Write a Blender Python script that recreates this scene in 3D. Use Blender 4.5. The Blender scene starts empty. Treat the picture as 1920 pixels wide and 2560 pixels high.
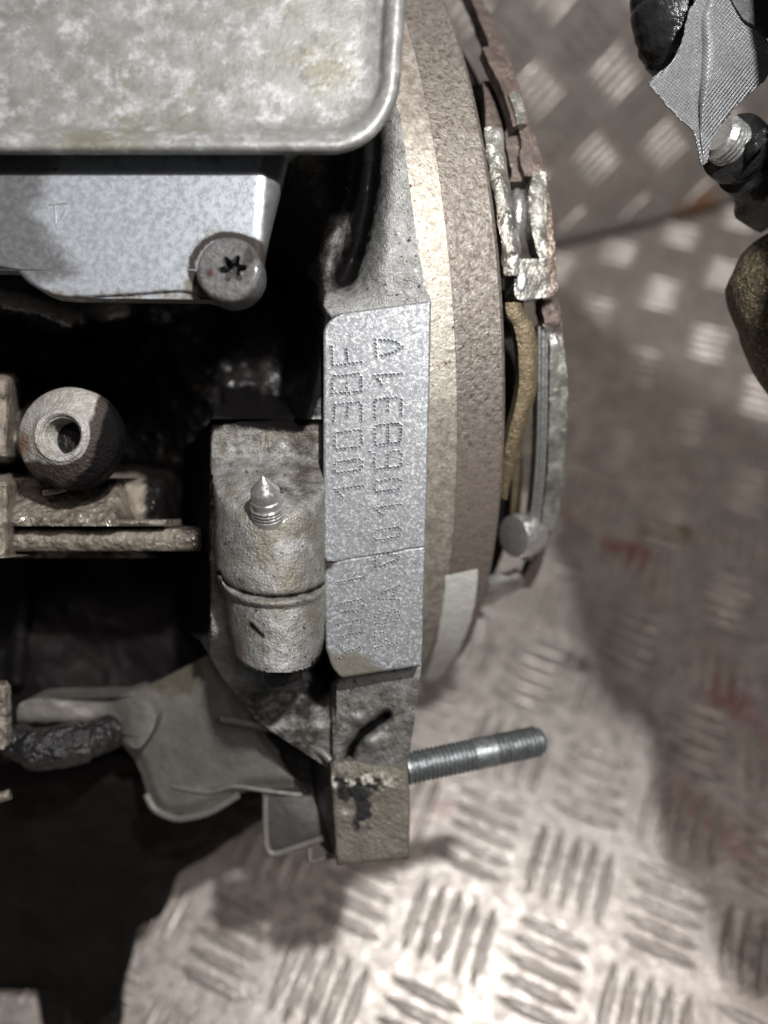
import bpy, bmesh, math, random
import numpy as np
from mathutils import Vector, Matrix
R = math.radians
rng = np.random.default_rng(7)
random.seed(7)
sc = bpy.context.scene
col = sc.collection

# ------------------------------------------------------------------ camera, world, lamps, exposure
F = 1925.0                      # focal length in photo pixels (photo 1920 x 2560)
TH = R(54.0)                    # camera looks 54 degrees down
CAMH = 0.336
cam_d = bpy.data.cameras.new('camera')
cam = bpy.data.objects.new('camera', cam_d); col.objects.link(cam)
cam.location = (0, 0, CAMH)
cam.rotation_euler = (R(90) - TH, 0, 0)
cam_d.sensor_width = 36.0
cam_d.lens = 18.0 * F / 1280.0
cam_d.clip_start = 0.005; cam_d.clip_end = 20
cam_d.dof.use_dof = True
cam_d.dof.focus_distance = 0.163
cam_d.dof.aperture_fstop = 6.4
sc.camera = cam

CT, ST = math.cos(TH), math.sin(TH)
def W(p):
    """camera millimetres (right, down, forward) -> world metres"""
    p = np.asarray(p, float) / 1000.0
    x, y, z = p[..., 0], p[..., 1], p[..., 2]
    return np.stack([x, z * CT - y * ST, CAMH - y * CT - z * ST], -1)
def C(px, py, z):
    px, py, z = np.broadcast_arrays(np.asarray(px, float), np.asarray(py, float), np.asarray(z, float))
    return np.stack([(px - 960) / F * z, (py - 1280) / F * z, z], -1)
def P(px, py, z): return W(C(px, py, z))
def floor_z(py): return 336.0 / (ST + CT * (py - 1280) / F)
def FL(px, py): return W(C(px, py, floor_z(py)))

world = bpy.data.worlds.new('World'); sc.world = world
world.use_nodes = True
bg = world.node_tree.nodes['Background']
bg.inputs[0].default_value = (0.93, 0.95, 1.0, 1)
bg.inputs[1].default_value = 0.04

def lamp(name, kind, loc, power, colr, **kw):
    d = bpy.data.lights.new(name, kind); d.energy = power; d.color = colr
    for k, v in kw.items(): setattr(d, k, v)
    o = bpy.data.objects.new(name, d); col.objects.link(o); o.location = loc
    return o
KEY = W([74, -138, -100])
lamp('work_lamp', 'POINT', KEY, 6.0, (1.0, 0.985, 0.965), shadow_soft_size=0.007)
room = lamp('ceiling_lamp', 'AREA', (0.55, -0.35, 1.7), 8.6, (1.0, 0.89, 0.83), shape='RECTANGLE', size=0.7, size_y=0.25)
room.rotation_euler = (Vector((0.1, 0.3, 0.0)) - room.location).to_track_quat('-Z', 'Y').to_euler()

sc.view_settings.view_transform = 'Standard'
sc.view_settings.look = 'None'
sc.view_settings.exposure = 0.0
sc.view_settings.gamma = 1.0

# ------------------------------------------------------------------ small helpers
def sm(a, b, x):
    t = np.clip((np.asarray(x, float) - a) / (b - a), 0, 1); return t * t * (3 - 2 * t)
def lerp(a, b, t): return a + (b - a) * t
def ip(x, xs, ys): return np.interp(x, xs, ys)
_lat = rng.random((64, 64))
def vnoise(x, y):
    xi = np.floor(x).astype(int); yi = np.floor(y).astype(int)
    fx = x - xi; fy = y - yi; fx = fx * fx * (3 - 2 * fx); fy = fy * fy * (3 - 2 * fy)
    a = _lat[xi & 63, yi & 63]; b = _lat[(xi + 1) & 63, yi & 63]; c = _lat[xi & 63, (yi + 1) & 63]; d = _lat[(xi + 1) & 63, (yi + 1) & 63]
    return lerp(lerp(a, b, fx), lerp(c, d, fx), fy)
def fbm(x, y, s, o=4):
    x = np.asarray(x, float) / s; y = np.asarray(y, float) / s
    t = 0; a = .5; n = 0
    for i in range(o):
        t = t + a * (vnoise(x + 17.3 * i, y + 9.1 * i) - .5); n += a
        x = x * 2.03; y = y * 2.03; a *= .5
    return t / n * 2          # about -1..1
def sdf(x, y, poly):
    """signed distance to a polygon in pixels, negative inside"""
    x = np.asarray(x, float); y = np.asarray(y, float)
    p = np.asarray(poly, float); d = np.full(x.shape, 1e9); ins = np.zeros(x.shape, bool)
    for i in range(len(p)):
        ax, ay = p[i]; bx, by = p[(i + 1) % len(p)]
        ex, ey = bx - ax, by - ay
        t = np.clip(((x - ax) * ex + (y - ay) * ey) / (ex * ex + ey * ey + 1e-9), 0, 1)
        d = np.minimum(d, np.hypot(x - ax - t * ex, y - ay - t * ey))
        c = ((ay > y) != (by > y))
        with np.errstate(divide='ignore', invalid='ignore'):
            ins ^= c & (x < (bx - ax) * (y - ay) / (by - ay + 1e-12) + ax)
    return np.where(ins, -d, d)
def line_d(x, y, pts):
    d = np.full(np.shape(x), 1e9)
    for (ax, ay), (bx, by) in zip(pts[:-1], pts[1:]):
        ex, ey = bx - ax, by - ay
        t = np.clip(((x - ax) * ex + (y - ay) * ey) / (ex * ex + ey * ey + 1e-9), 0, 1)
        d = np.minimum(d, np.hypot(x - ax - t * ex, y - ay - t * ey))
    return d
def smooth_pts(pts, n=8, closed=False):
    """Catmull-Rom through points"""
    p = [np.asarray(q, float) for q in pts]; out = []
    m = len(p); rngi = range(m if closed else m - 1)
    for i in rngi:
        g = lambda k: p[k % m] if closed else p[min(max(k, 0), m - 1)]
        a, b, c, d = g(i - 1), g(i), g(i + 1), g(i + 2)
        for k in range(n):
            t = k / n
            out.append(.5 * ((2 * b) + (c - a) * t + (2 * a - 5 * b + 4 * c - d) * t * t + (3 * b - 3 * c + d - a) * t ** 3))
    if not closed: out.append(p[-1])
    return np.array(out)

def obj(name, v, f, mat, parent=None, smooth=True, attrs=None, uv=None, sharp=None):
    me = bpy.data.meshes.new(name)
    me.from_pydata(np.asarray(v, float).tolist(), [], [list(map(int, q)) for q in f] if not isinstance(f, np.ndarray) else f.tolist())
    if smooth:
        me.polygons.foreach_set('use_smooth', [True] * len(me.polygons))
    for k, a in (attrs or {}).items():
        at = me.attributes.new(k, 'FLOAT', 'POINT'); at.data.foreach_set('value', np.asarray(a, np.float32).ravel())
    if uv is not None:
        ul = me.uv_layers.new(name='UVMap'); idx = np.empty(len(me.loops), np.int32); me.loops.foreach_get('vertex_index', idx)
        ul.data.foreach_set('uv', np.asarray(uv, np.float32)[idx].ravel())
    if sharp and smooth:
        me.set_sharp_from_angle(angle=R(sharp))
    me.materials.append(mat)
    o = bpy.data.objects.new(name, me); col.objects.link(o)
    if parent is not None:
        o.parent = parent
        o.matrix_parent_inverse = parent.matrix_world.inverted()
    return o
def empty(name, loc):
    o = bpy.data.objects.new(name, None); col.objects.link(o)
    o.location = tuple(loc); o.empty_display_size = 0.01
    o.matrix_world = Matrix.Translation(Vector(tuple(loc)))
    return o
def tag(o, label=None, cat=None, group=None, kind=None):
    for k, v in (('label', label), ('category', cat), ('group', group), ('kind', kind)):
        if v: o[k] = v
    return o
def grid_faces(nr, nc, off=0):
    i = np.arange(nr - 1)[:, None] * nc + np.arange(nc - 1)[None]
    i = i.ravel() + off
    return np.stack([i, i + 1, i + nc + 1, i + nc], 1)
def relief(name, X, Y, Z, mat, parent, skirt=20.0, attrs=None, uv=None, back=True):
    """cast surface from rows x columns of photo points with a distance each, closed with walls and a back"""
    nr, nc = X.shape
    top = C(X, Y, Z).reshape(-1, 3)
    f = grid_faces(nr, nc)
    b = np.concatenate([np.arange(nc), np.arange(1, nr) * nc + nc - 1, (nr - 1) * nc + np.arange(nc - 2, -1, -1), np.arange(nr - 2, 0, -1) * nc])
    low = top[b] + np.array([0, 0, skirt]); n0 = len(top); m = len(b)
    k = np.arange(m); sk = np.stack([b[k], n0 + k, n0 + (k + 1) % m, b[(k + 1) % m]], 1)
    V = np.concatenate([top, low])
    faces = f.tolist() + sk.tolist() + ([(n0 + k[::-1]).tolist()] if back else [])
    at = {}
    for q, a in (attrs or {}).items():
        a = np.broadcast_to(a, X.shape).ravel(); at[q] = np.concatenate([a, a[b]])
    if uv is not None:
        uv = np.stack([X.ravel(), Y.ravel()], 1) / 1000; uv = np.concatenate([uv, uv[b]])
    return obj(name, W(V), faces, mat, parent, True, at, uv, sharp=60)
def prism(name, poly, z, thick, mat, parent, bevel=3.0, bz=0.6, smooth=True, zf=None, attrs=None):
    """plate with outline in photo points at distance z, rounded front edge, real thickness away from the viewer"""
    p = np.asarray(poly, float); n = len(p)
    area = np.sum(p[:, 0] * np.roll(p[:, 1], -1) - np.roll(p[:, 0], -1) * p[:, 1])
    if area < 0: p = p[::-1]
    t = np.roll(p, -1, 0) - np.roll(p, 1, 0); t /= np.linalg.norm(t, axis=1)[:, None] + 1e-9
    nrm = np.stack([-t[:, 1], t[:, 0]], 1)     # inward
    zz = np.full(n, float(z)) if zf is None else zf(p[:, 0], p[:, 1])
    rings = []
    for k in range(4):
        a = k / 3 * math.pi / 2
        q = p + nrm * bevel * (1 - math.cos(a))
        rings.append(C(q[:, 0], q[:, 1], zz + bz * (1 - math.sin(a))))
    back = rings[0] + np.array([0, 0, thick])
    V = np.concatenate([back] + rings); fs = []
    for r in range(4):
        for i in range(n):
            j = (i + 1) % n
            fs.append((r * n + i, r * n + j, (r + 1) * n + j, (r + 1) * n + i))
    fs.append(list(range(4 * n, 5 * n))); fs.append(list(range(n - 1, -1, -1)))
    return obj(name, W(V), fs, mat, parent, smooth, attrs, sharp=50)
def frame_of(d):
    d = np.asarray(d, float); d = d / np.linalg.norm(d)
    u = np.cross(d, [0, 0, 1.0]) if abs(d[2]) < .9 else np.cross(d, [0, 1.0, 0])
    u /= np.linalg.norm(u); return d, u, np.cross(d, u)
def lathe(name, c, d, prof, mat, parent, n=48, sharp=35, attrs=None, caps=True):
    """profile (radius, along) in mm turned round an axis given in camera mm"""
    d, u, w = frame_of(d); c = np.asarray(c, float)
    t = np.linspace(0, 2 * math.pi, n, endpoint=False)
    V = np.concatenate([c + d * s + r * (np.outer(np.cos(t), u) + np.outer(np.sin(t), w)) for r, s in prof])
    fs = []
    for k in range(len(prof) - 1):
        for i in range(n):
            j = (i + 1) % n; fs.append((k * n + i, k * n + j, (k + 1) * n + j, (k + 1) * n + i))
    if caps:
        fs.append(list(range(n - 1, -1, -1))); fs.append(list(range((len(prof) - 1) * n, len(prof) * n)))
    return obj(name, W(V), fs, mat, parent, True, attrs, sharp=sharp)
def tube(name, pts, rad, mat, parent, n=12, sharp=50, flat=1.0):
    """pts in camera mm"""
    pts = np.asarray(pts, float); m = len(pts); rad = np.broadcast_to(rad, m)
    tg = np.gradient(pts, axis=0); tg /= np.linalg.norm(tg, axis=1)[:, None] + 1e-9
    ref = np.array([0, 0, 1.0]); V = []
    for i in range(m):
        u = np.cross(tg[i], ref); u /= np.linalg.norm(u) + 1e-9; w = np.cross(tg[i], u)
        t = np.linspace(0, 2 * math.pi, n, endpoint=False)
        V.append(pts[i] + rad[i] * (np.outer(np.cos(t), u) + flat * np.outer(np.sin(t), w)))
    V = np.concatenate(V); fs = []
    for k in range(m - 1):
        for i in range(n):
            j = (i + 1) % n; fs.append((k * n + i, (k + 1) * n + i, (k + 1) * n + j, k * n + j))
    fs.append(list(range(n))); fs.append(list(range(m * n - 1, (m - 1) * n - 1, -1)))
    return obj(name, W(V), fs, mat, parent, True, sharp=sharp)

# ------------------------------------------------------------------ materials
def mat(name, c1, c2, s1=300, metal=.3, rough=.5, fleck=None, fleck_s=900, fleck_t=(.55, .7), grime=(.012, .010, .009), gk=.0, gs=160,
        gt=(.35, .65), bump=.0003, bump_s=1200, stains=(), spec=.5, grough=.35, uvweave=False, coat=0, dots=None, stretch=None, rvar=.15, c3=None):
    """c1/c2 mottle, light or dark flecks, grime driven by the 'grime' attribute broken up by noise"""
    m = bpy.data.materials.new(name); m.use_nodes = True
    nt = m.node_tree; N = nt.nodes; L = nt.links
    bs = N['Principled BSDF']
    geo = N.new('ShaderNodeNewGeometry'); pos = geo.outputs['Position']
    if stretch:
        mp = N.new('ShaderNodeVectorMath'); mp.operation = 'MULTIPLY'; mp.inputs[1].default_value = stretch
        L.new(pos, mp.inputs[0]); pos_s = mp.outputs[0]
    else: pos_s = pos
    def noise(s, det=5, ro=.6, p=None):
        n = N.new('ShaderNodeTexNoise'); n.inputs['Scale'].default_value = s; n.inputs['Detail'].default_value = det
        n.inputs['Roughness'].default_value = ro; L.new(p or pos, n.inputs['Vector']); return n.outputs['Fac']
    def rng_(x, a, b, c=0., d=1.):
        n = N.new('ShaderNodeMapRange'); n.interpolation_type = 'SMOOTHSTEP'; L.new(x, n.inputs[0])
        for i, v in enumerate((a, b, c, d)): n.inputs[i + 1].default_value = v
        return n.outputs[0]
    def mix(a, b, fac):
        n = N.new('ShaderNodeMix'); n.data_type = 'RGBA'
        if isinstance(fac, float): n.inputs[0].default_value = fac
        else: L.new(fac, n.inputs[0])
        for v, s in ((a, n.inputs[6]), (b, n.inputs[7])):
            if isinstance(v, tuple): s.default_value = (*v, 1)
            else: L.new(v, s)
        return n.outputs[2]
    def math_(op, a, b):
        n = N.new('ShaderNodeMath'); n.operation = op
        for v, s in ((a, n.inputs[0]), (b, n.inputs[1])):
            if isinstance(v, (int, float)): s.default_value = v
            else: L.new(v, s)
        return n.outputs[0]
    def attr(nm):
        a = N.new('ShaderNodeAttribute'); a.attribute_name = nm; return a.outputs['Fac']
    n1 = noise(s1, 6, .65, pos_s)
    c = mix(c1, c2, rng_(n1, .32, .68))
    if c3: c = mix(c, c3, rng_(noise(s1 * .31, 4, .6), .5, .7))
    if fleck: c = mix(c, fleck, rng_(noise(fleck_s, 5 if stretch else 3, .72, pos_s), *fleck_t))
    if dots: c = mix(c, dots[0], rng_(noise(dots[1], 2, .5), dots[2], dots[2] + .05))
    blk = None
    for nm, cc in stains:
        sfac = math_('ADD', attr(nm), math_('MULTIPLY', math_('SUBTRACT', noise(260, 5, .7), .5), .9))
        fc_ = math_('MULTIPLY', rng_(sfac, .3, .75), rng_(attr(nm), .02, .3)); late = (fc_, cc) if nm == 'sludge_shade' else None
        if late: blk = late
        else: c = mix(c, cc, fc_)
    gr = math_('ADD', math_('ADD', attr('grime'), gk), math_('MULTIPLY', math_('SUBTRACT', noise(gs, 7, .72), .5), 1.6))
    gf = rng_(gr, *gt)
    c = mix(c, grime, gf)
    if blk:
        c = mix(c, blk[1], blk[0]); gf = math_('MAXIMUM', gf, blk[0])
    L.new(c, bs.inputs['Base Color'])
    mt = math_('MULTIPLY', math_('SUBTRACT', 1.0, gf), metal); L.new(mt, bs.inputs['Metallic'])
    rn = rng_(noise(bump_s * .4, 4), .3, .7, max(.05, rough - rvar), min(1, rough + rvar))
    rm = N.new('ShaderNodeMix'); L.new(gf, rm.inputs[0]); L.new(rn, rm.inputs[2]); rm.inputs[3].default_value = grough
    if blk:
        r2 = N.new('ShaderNodeMix'); L.new(blk[0], r2.inputs[0]); L.new(rm.outputs[0], r2.inputs[2]); L.new(rng_(noise(140, 4, .6), .35, .68, .75, .3), r2.inputs[3]); L.new(r2.outputs[0], bs.inputs['Roughness'])
        L.new(rng_(blk[0], 0., 1., spec, .05), bs.inputs['Specular IOR Level'])
    else:
        L.new(rm.outputs[0], bs.inputs['Roughness']); bs.inputs['Specular IOR Level'].default_value = spec
    if coat: bs.inputs['Coat Weight'].default_value = coat; bs.inputs['Coat Roughness'].default_value = .12
    if bump:
        b = N.new('ShaderNodeBump'); b.inputs['Strength'].default_value = 1; b.inputs['Distance'].default_value = bump
        L.new(math_('ADD', noise(bump_s, 4, .7), math_('MULTIPLY', noise(bump_s * .25, 3, .6), 1.5)), b.inputs['Height'])
        if uvweave:
            tc = N.new('ShaderNodeUVMap'); tc.uv_map = 'UVMap'; hs = []
            for i, rot in enumerate((0, 90)):
                mp = N.new('ShaderNodeMapping'); mp.inputs['Rotation'].default_value = (0, 0, R(rot)); L.new(tc.outputs[0], mp.inputs[0])
                w = N.new('ShaderNodeTexWave'); w.inputs['Scale'].default_value = uvweave[i]; w.inputs['Distortion'].default_value = .15
                L.new(mp.outputs[0], w.inputs[0]); hs.append(w.outputs['Fac'])
            h = math_('ADD', hs[0], math_('MULTIPLY', hs[1], .8)); h = math_('MULTIPLY', h, attr('weave'))
            b2 = N.new('ShaderNodeBump'); b2.inputs['Distance'].default_value = .00032; L.new(h, b2.inputs['Height']); L.new(b.outputs[0], b2.inputs['Normal'])
            L.new(b2.outputs[0], bs.inputs['Normal'])
        else: L.new(b.outputs[0], bs.inputs['Normal'])
    return m
SLUDGE_SHADE = (.006, .0055, .0055)
M = {}
M['plate'] = mat('chequer_plate_aluminium', (.52, .482, .45), (.375, .34, .312), 90, .5, .37, fleck=(.60, .57, .54), fleck_s=500, fleck_t=(.62, .75),
                 grime=(.10, .085, .07), gk=-.22, gs=70, gt=(.25, .75), bump=.00025, bump_s=500, stains=(('pink', (.33, .16, .165)), ('oil', (.17, .11, .03)), ('dark', (.05, .042, .036)), ('rust', (.45, .24, .13))), grough=.5)
M['cast'] = mat('cast_aluminium_dirty', (.46, .45, .43), (.30, .285, .26), 420, .35, .5, fleck=(.62, .61, .59), fleck_s=1500, fleck_t=(.60, .72),
                grime=(.035, .029, .022), gk=-.06, gs=260, gt=(.22, .85), bump=.0004, bump_s=1500, c3=(.27, .235, .19), stains=(('sludge_shade', SLUDGE_SHADE), ('rust', (.20, .11, .07)), ('dark', (.045, .034, .03))))
M['bell'] = mat('cast_aluminium_bell', coat=.06, c1=(.36, .365, .36), c2=(.235, .235, .225), s1=420, metal=.4, rough=.47, fleck=(.54, .54, .535), fleck_s=1600, fleck_t=(.60, .72),
                grime=(.045, .038, .03), gk=-.10, gs=300, gt=(.22, .85), bump=.0003, bump_s=1700, c3=(.22, .22, .212), dots=((.05, .046, .042), 950, .645), stains=(('sludge_shade', SLUDGE_SHADE), ('rust', (.25, .13, .08)), ('tan', (.19, .175, .142))))
M['pad'] = mat('machined_aluminium_pad', (.18, .188, .20), (.225, .235, .248), 400, .4, .5, fleck=(.47, .485, .50), fleck_s=1500, fleck_t=(.46, .70),
               grime=(.16, .145, .115), gk=-.45, gs=300, gt=(.3, .8), bump=.00004, bump_s=2600, stains=(('tan', (.165, .155, .13)), ('sludge_shade', (.03, .026, .022))), grough=.45)
M['cooler'] = mat('dull_aluminium_cooler', (.255, .256, .25), (.195, .194, .182), 170, .35, .48, fleck=(.47, .478, .49), fleck_s=230, fleck_t=(.48, .74),
                  grime=(.175, .158, .105), gk=-.10, gs=190, gt=(.25, .8), bump=.00007, bump_s=900, grough=.5, stretch=(.8, 1, 1), c3=(.185, .177, .14))
M['bracket'] = mat('bright_machined_aluminium', (.325, .35, .385), (.36, .385, .42), 260, .45, .42, fleck=(.22, .228, .235), fleck_s=1700, fleck_t=(.60, .72),
                   grime=(.125, .113, .092), gk=-.14, gs=420, gt=(.28, .62), bump=.00003, bump_s=2200, stains=(('sludge_shade', (.035, .03, .028)), ('dark', (.15, .15, .155)), ('rust', (.20, .09, .06))), grough=.5)
M['screw'] = mat('dark_zinc_screw', (.10, .10, .102), (.165, .163, .158), 900, .5, .5, fleck=(.30, .295, .285), fleck_s=1500, fleck_t=(.62, .7),
                 grime=(.02, .018, .018), coat=.35, gk=.04, gs=520, gt=(.3, .75), bump=.0003, bump_s=2200, stains=(('rust', (.07, .036, .03)),))
M['steel'] = mat('bright_steel', (.55, .55, .54), (.64, .64, .63), 600, .8, .28, bump=.00003, bump_s=3000, gk=-.9)
M['stud'] = mat('zinc_plated_thread', (.28, .30, .31), (.20, .215, .222), 500, .75, .38, bump=.00008, bump_s=2000, gk=-.35, gt=(.3, .8))
M['sludge_shade'] = mat('oily_black_block', (.007, .0065, .0065), (.013, .0115, .0105), 120, .0, .42, bump=.0008, bump_s=420, gk=-.2, gs=90, spec=.22,
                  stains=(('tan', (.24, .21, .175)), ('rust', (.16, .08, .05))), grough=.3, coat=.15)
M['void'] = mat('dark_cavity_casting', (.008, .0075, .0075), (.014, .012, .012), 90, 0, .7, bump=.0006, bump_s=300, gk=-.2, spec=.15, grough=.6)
M['floor_shade_black'] = mat('near_black_floor_shade', (.011, .0088, .0082), (.005, .0045, .0042), 40, 0, .7, bump=.0006, bump_s=300, gk=-.2, spec=.12, grough=.6)  # near-black tone for the shade painted over the floor
M['shade'] = mat('dull_grey_sheet', (.085, .08, .075), (.065, .06, .056), 200, .2, .6, bump=.0002, bump_s=600, gk=-.3)
M['oily'] = mat('oil_wetted_casting', (.25, .22, .185), (.15, .125, .10), 200, .15, .3, fleck=(.48, .45, .41), fleck_s=420, fleck_t=(.58, .7), grime=(.02, .016, .013), gk=.0, gs=170, gt=(.3, .8), bump=.0017, bump_s=380,
                 stains=(('rust', (.2, .085, .035)), ('sludge_shade', SLUDGE_SHADE)), grough=.16, coat=.7)
M['web'] = mat('smooth_sheet_web', (.19, .18, .168), (.145, .137, .126), 140, .25, .5, fleck=(.14, .125, .095), fleck_s=240, fleck_t=(.6, .72), grime=(.07, .055, .035), gk=-.3, gs=220, gt=(.25, .8), bump=.0002, bump_s=600, stains=(('sludge_shade', SLUDGE_SHADE), ('tan', (.10, .09, .068))))  # base darker than its pale aluminium, standing in for shade
M['rust'] = mat('rusty_flywheel_rim', (.255, .235, .212), (.17, .15, .13), 700, .45, .48, fleck=(.105, .076, .062), fleck_s=900, fleck_t=(.48, .66), grime=(.14, .112, .095), gk=-.1, gs=420, gt=(.25, .95), bump=.0002, bump_s=1500,
                grough=.6, dots=((.05, .04, .035), 420, .74))
M['rim_steel'] = mat('bare_steel_band', (.50, .475, .42), (.40, .37, .315), 900, .4, .5, fleck=(.22, .165, .13), fleck_s=1100, fleck_t=(.54, .66), grime=(.145, .116, .098), gk=-.1, gs=420, gt=(.25, .95), bump=.0002, bump_s=1500,
                     grough=.6, dots=((.04, .035, .03), 500, .70))
M['paint'] = mat('flaked_white_paint', (.62, .63, .60), (.54, .545, .50), 300, 0, .5, grime=(.42, .38, .20), gk=-.05, gs=200, gt=(.3, .8), bump=.0002, bump_s=900, grough=.5)
M['pale'] = mat('corroded_pale_metal', (.36, .36, .33), (.13, .125, .11), 190, .5, .3, grime=(.22, .17, .10), gk=-.1, gs=350, gt=(.3, .8), bump=.0003, bump_s=700, stains=(('rust', (.13, .10, .08)),))
M['brownc'] = mat('rusty_cover_pressing', (.085, .064, .056), (.15, .115, .10), 260, .25, .5, fleck=(.36, .33, .31), fleck_s=380, fleck_t=(.62, .74), grime=(.03, .025, .02), gk=-.15, gs=240, gt=(.3, .8), bump=.0004, bump_s=700)
M['bronze'] = mat('golden_strap', (.21, .165, .098), (.15, .12, .075), 500, .5, .42, fleck=(.34, .29, .21), fleck_s=900, fleck_t=(.58, .7), bump=.0003, bump_s=1200, gk=-.3)
M['black'] = mat('black_rubber_wrap', (.012, .012, .013), (.02, .02, .021), 300, 0, .28, bump=.0004, bump_s=500, gk=-.5, spec=.5)
M['tape'] = mat('silver_cloth_tape', (.36, .37, .385), (.41, .42, .435), 250, .5, .34, bump=.00006, bump_s=2500, gk=-.9, uvweave=(42, 44))
M['darkcast'] = mat('dark_bronze_casting', (.085, .07, .045), (.13, .105, .065), 400, .45, .36, fleck=(.34, .275, .16), fleck_s=1000, fleck_t=(.52, .64), grime=(.02, .015, .012), gk=-.05, gs=200, gt=(.3, .8), bump=.0011, bump_s=1500, grough=.35)
M['foot'] = mat('tan_cast_foot', (.17, .158, .13), (.125, .112, .09), 250, .2, .5, fleck=(.30, .285, .245), fleck_s=500, fleck_t=(.62, .74), grime=(.03, .028, .03), gk=-.15, gs=400, gt=(.25, .8), bump=.0004, bump_s=900,
                 stains=(('sludge_shade', (.026, .026, .028)), ('pale', (.46, .44, .40))), grough=.3)

# ------------------------------------------------------------------ the setting: tread plate floor and wall
v1 = FL(1710, 2332) - FL(1360, 2431); v2 = FL(1710, 2332) - FL(1527, 2027)
side = .5 * (np.linalg.norm(v1) + np.linalg.norm(v2)); cell = side / math.sqrt(2)
ax1 = (v1 + v2)[:2]; ax1 = ax1 / np.linalg.norm(ax1); ax2 = np.array([-ax1[1], ax1[0]])
org = .5 * (FL(1710, 2332) + FL(1360, 2431)) * .5 + .5 * (.5 * (FL(1710, 2332) + FL(1527, 2027)) - .5 * v1)
org = FL(1360, 2431)
BL, BW, BH, BP = cell * .80, cell * .125, .0021, cell * .185
def bar_mesh(name):
    n, m = 12, 5; V = []; fs = []
    for i in range(n + 1):
        t = -1 + 2 * i / n; w = (1 - abs(t) ** 2.4) ** .75 * BW / 2 + .00012; h = BH * (1 - abs(t) ** 3) ** .6
        for j in range(m):
            s = -1 + 2 * j / (m - 1)
            V.append((t * BL / 2, s * w, h * (1 - abs(s) ** 2.2) - .0002 * (abs(s) == 1)))
    fs = [tuple(reversed(q)) for q in grid_faces(n + 1, m).tolist()]
    me = bpy.data.meshes.new(name); me.from_pydata(V, [], fs)
    me.polygons.foreach_set('use_smooth', [True] * len(me.polygons)); me.materials.append(M['plate'])
    if me.polygons[10].normal.z < 0: me.flip_normals()
    return me
BAR = bar_mesh('tread_bar')
def px_of(p):
    d = np.asarray(p, float) - np.array([0, 0, CAMH]); z = d[1] * CT - d[2] * ST; y = -d[1] * ST - d[2] * CT
    if z < .02: return None
    return 960 + F * d[0] / z, 1280 + F * y / z, z
def spread_bars(parent, o0, a1, a2, nrm, rngi, keep):
    """clusters of five bars, turned by a quarter from one cell to the next"""
    cand = []
    for i in range(-rngi, rngi + 1):
        for j in range(-rngi, rngi + 1):
            c = o0 + a1 * cell * i + a2 * cell * j
            d, e = (a1, a2) if (i + j) % 2 == 0 else (a2, a1)
            for k in range(-2, 3):
                q = c + e * BP * k
                if not keep(q): continue
                s = px_of(q)
                if s is None or not (-330 < s[0] < 2250 and -330 < s[1] < 2890): continue
                vis = -100 < s[0] < 2020 and -100 < s[1] < 2660
                cand.append((0 if vis else 1, s[2], q, d))
    cand.sort(key=lambda t: (t[0], t[1]))
    extra_v = []; extra_f = []
    bv = np.array([v.co[:] for v in BAR.vertices]); bf = [list(p.vertices) for p in BAR.polygons]
    for n, (_, _, q, d) in enumerate(cand):
        y = np.cross(nrm, d); jit = rng.normal(0, .015)
        d2 = d * math.cos(jit) + y * math.sin(jit); y2 = np.cross(nrm, d2); q = q + (rng.normal(0, .0003) * d)
        if n < 296:
            o = bpy.data.objects.new('tread_bar', BAR); col.objects.link(o); o.parent = parent
            mtx = Matrix(((d2[0], y2[0], nrm[0], q[0]), (d2[1], y2[1], nrm[1], q[1]), (d2[2], y2[2], nrm[2], q[2]), (0, 0, 0, 1)))
            o.matrix_parent_inverse = parent.matrix_world.inverted(); o.matrix_world = mtx
        else:
            off = len(extra_v) * len(bv)
            extra_v.append(q + bv[:, :1] * d2 + bv[:, 1:2] * y2 + bv[:, 2:] * nrm); extra_f += [[a + off for a in f] for f in bf]
    if extra_v:
        tag(obj('tread_bar', np.concatenate(extra_v), extra_f, M['plate'], parent), kind='stuff')
c0 = FL(1380, 612); c1 = FL(1920, 482)
wd = (c1 - c0); wd[2] = 0; wd /= np.linalg.norm(wd); wn = np.array([wd[1], -wd[0], 0.0])
if wn[1] > 0: wn = -wn
up = np.array([0, 0, 1.0])
gx = np.linspace(-.62, .62, 210); gy = np.linspace(-.42, .72, 200)
GX, GY = np.meshgrid(gx, gy)
def blob(pts, r):
    w = [FL(a, b)[:2] for a, b in pts]; return np.exp(-(line_d(GX, GY, w) / (r / 1000)) ** 2)
nz = fbm(GX, GY, .06)
pink = .55 * blob([(1715, 1995), (1800, 2090), (1925, 2150)], 16) + .5 * blob([(1850, 1770), (1930, 1880)], 16) + .6 * blob([(1400, 1270), (1435, 1310)], 8) + .75 * blob([(1510, 1355), (1600, 1390)], 7) + .5 * blob([(1600, 1390), (1640, 1500)], 9) \
    + .45 * blob([(1780, 1600), (1780, 1700)], 14) + .5 * blob([(1030, 2060), (1120, 2010)], 8) + .35 * blob([(150, 2400), (260, 2500)], 25)
oil = 1.0 * blob([(1625, 1330), (1705, 1332)], 7) + .4 * blob([(1360, 1640), (1480, 1670)], 8) + .35 * blob([(1540, 1560)], 14)
dark = 1.1 * blob([(1757, 1568)], 4) + .75 * blob([(1355, 1632), (1470, 1665)], 6) + .5 * blob([(1600, 1750), (1650, 1860)], 6) + .6 * blob([(1900, 2430), (1925, 2330)], 14) + .95 * blob([(1300, 634), (1380, 614), (1560, 572), (1920, 484), (2100, 440)], 7)  # dark spots, with shadow painted along the wall corner and lower right edge
FLOOR = obj('floor', np.stack([GX.ravel(), GY.ravel(), 0 * GX.ravel()], 1), grid_faces(200, 210), M['plate'], None, True,
            {'pink': pink, 'oil': oil, 'dark': dark})
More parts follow.
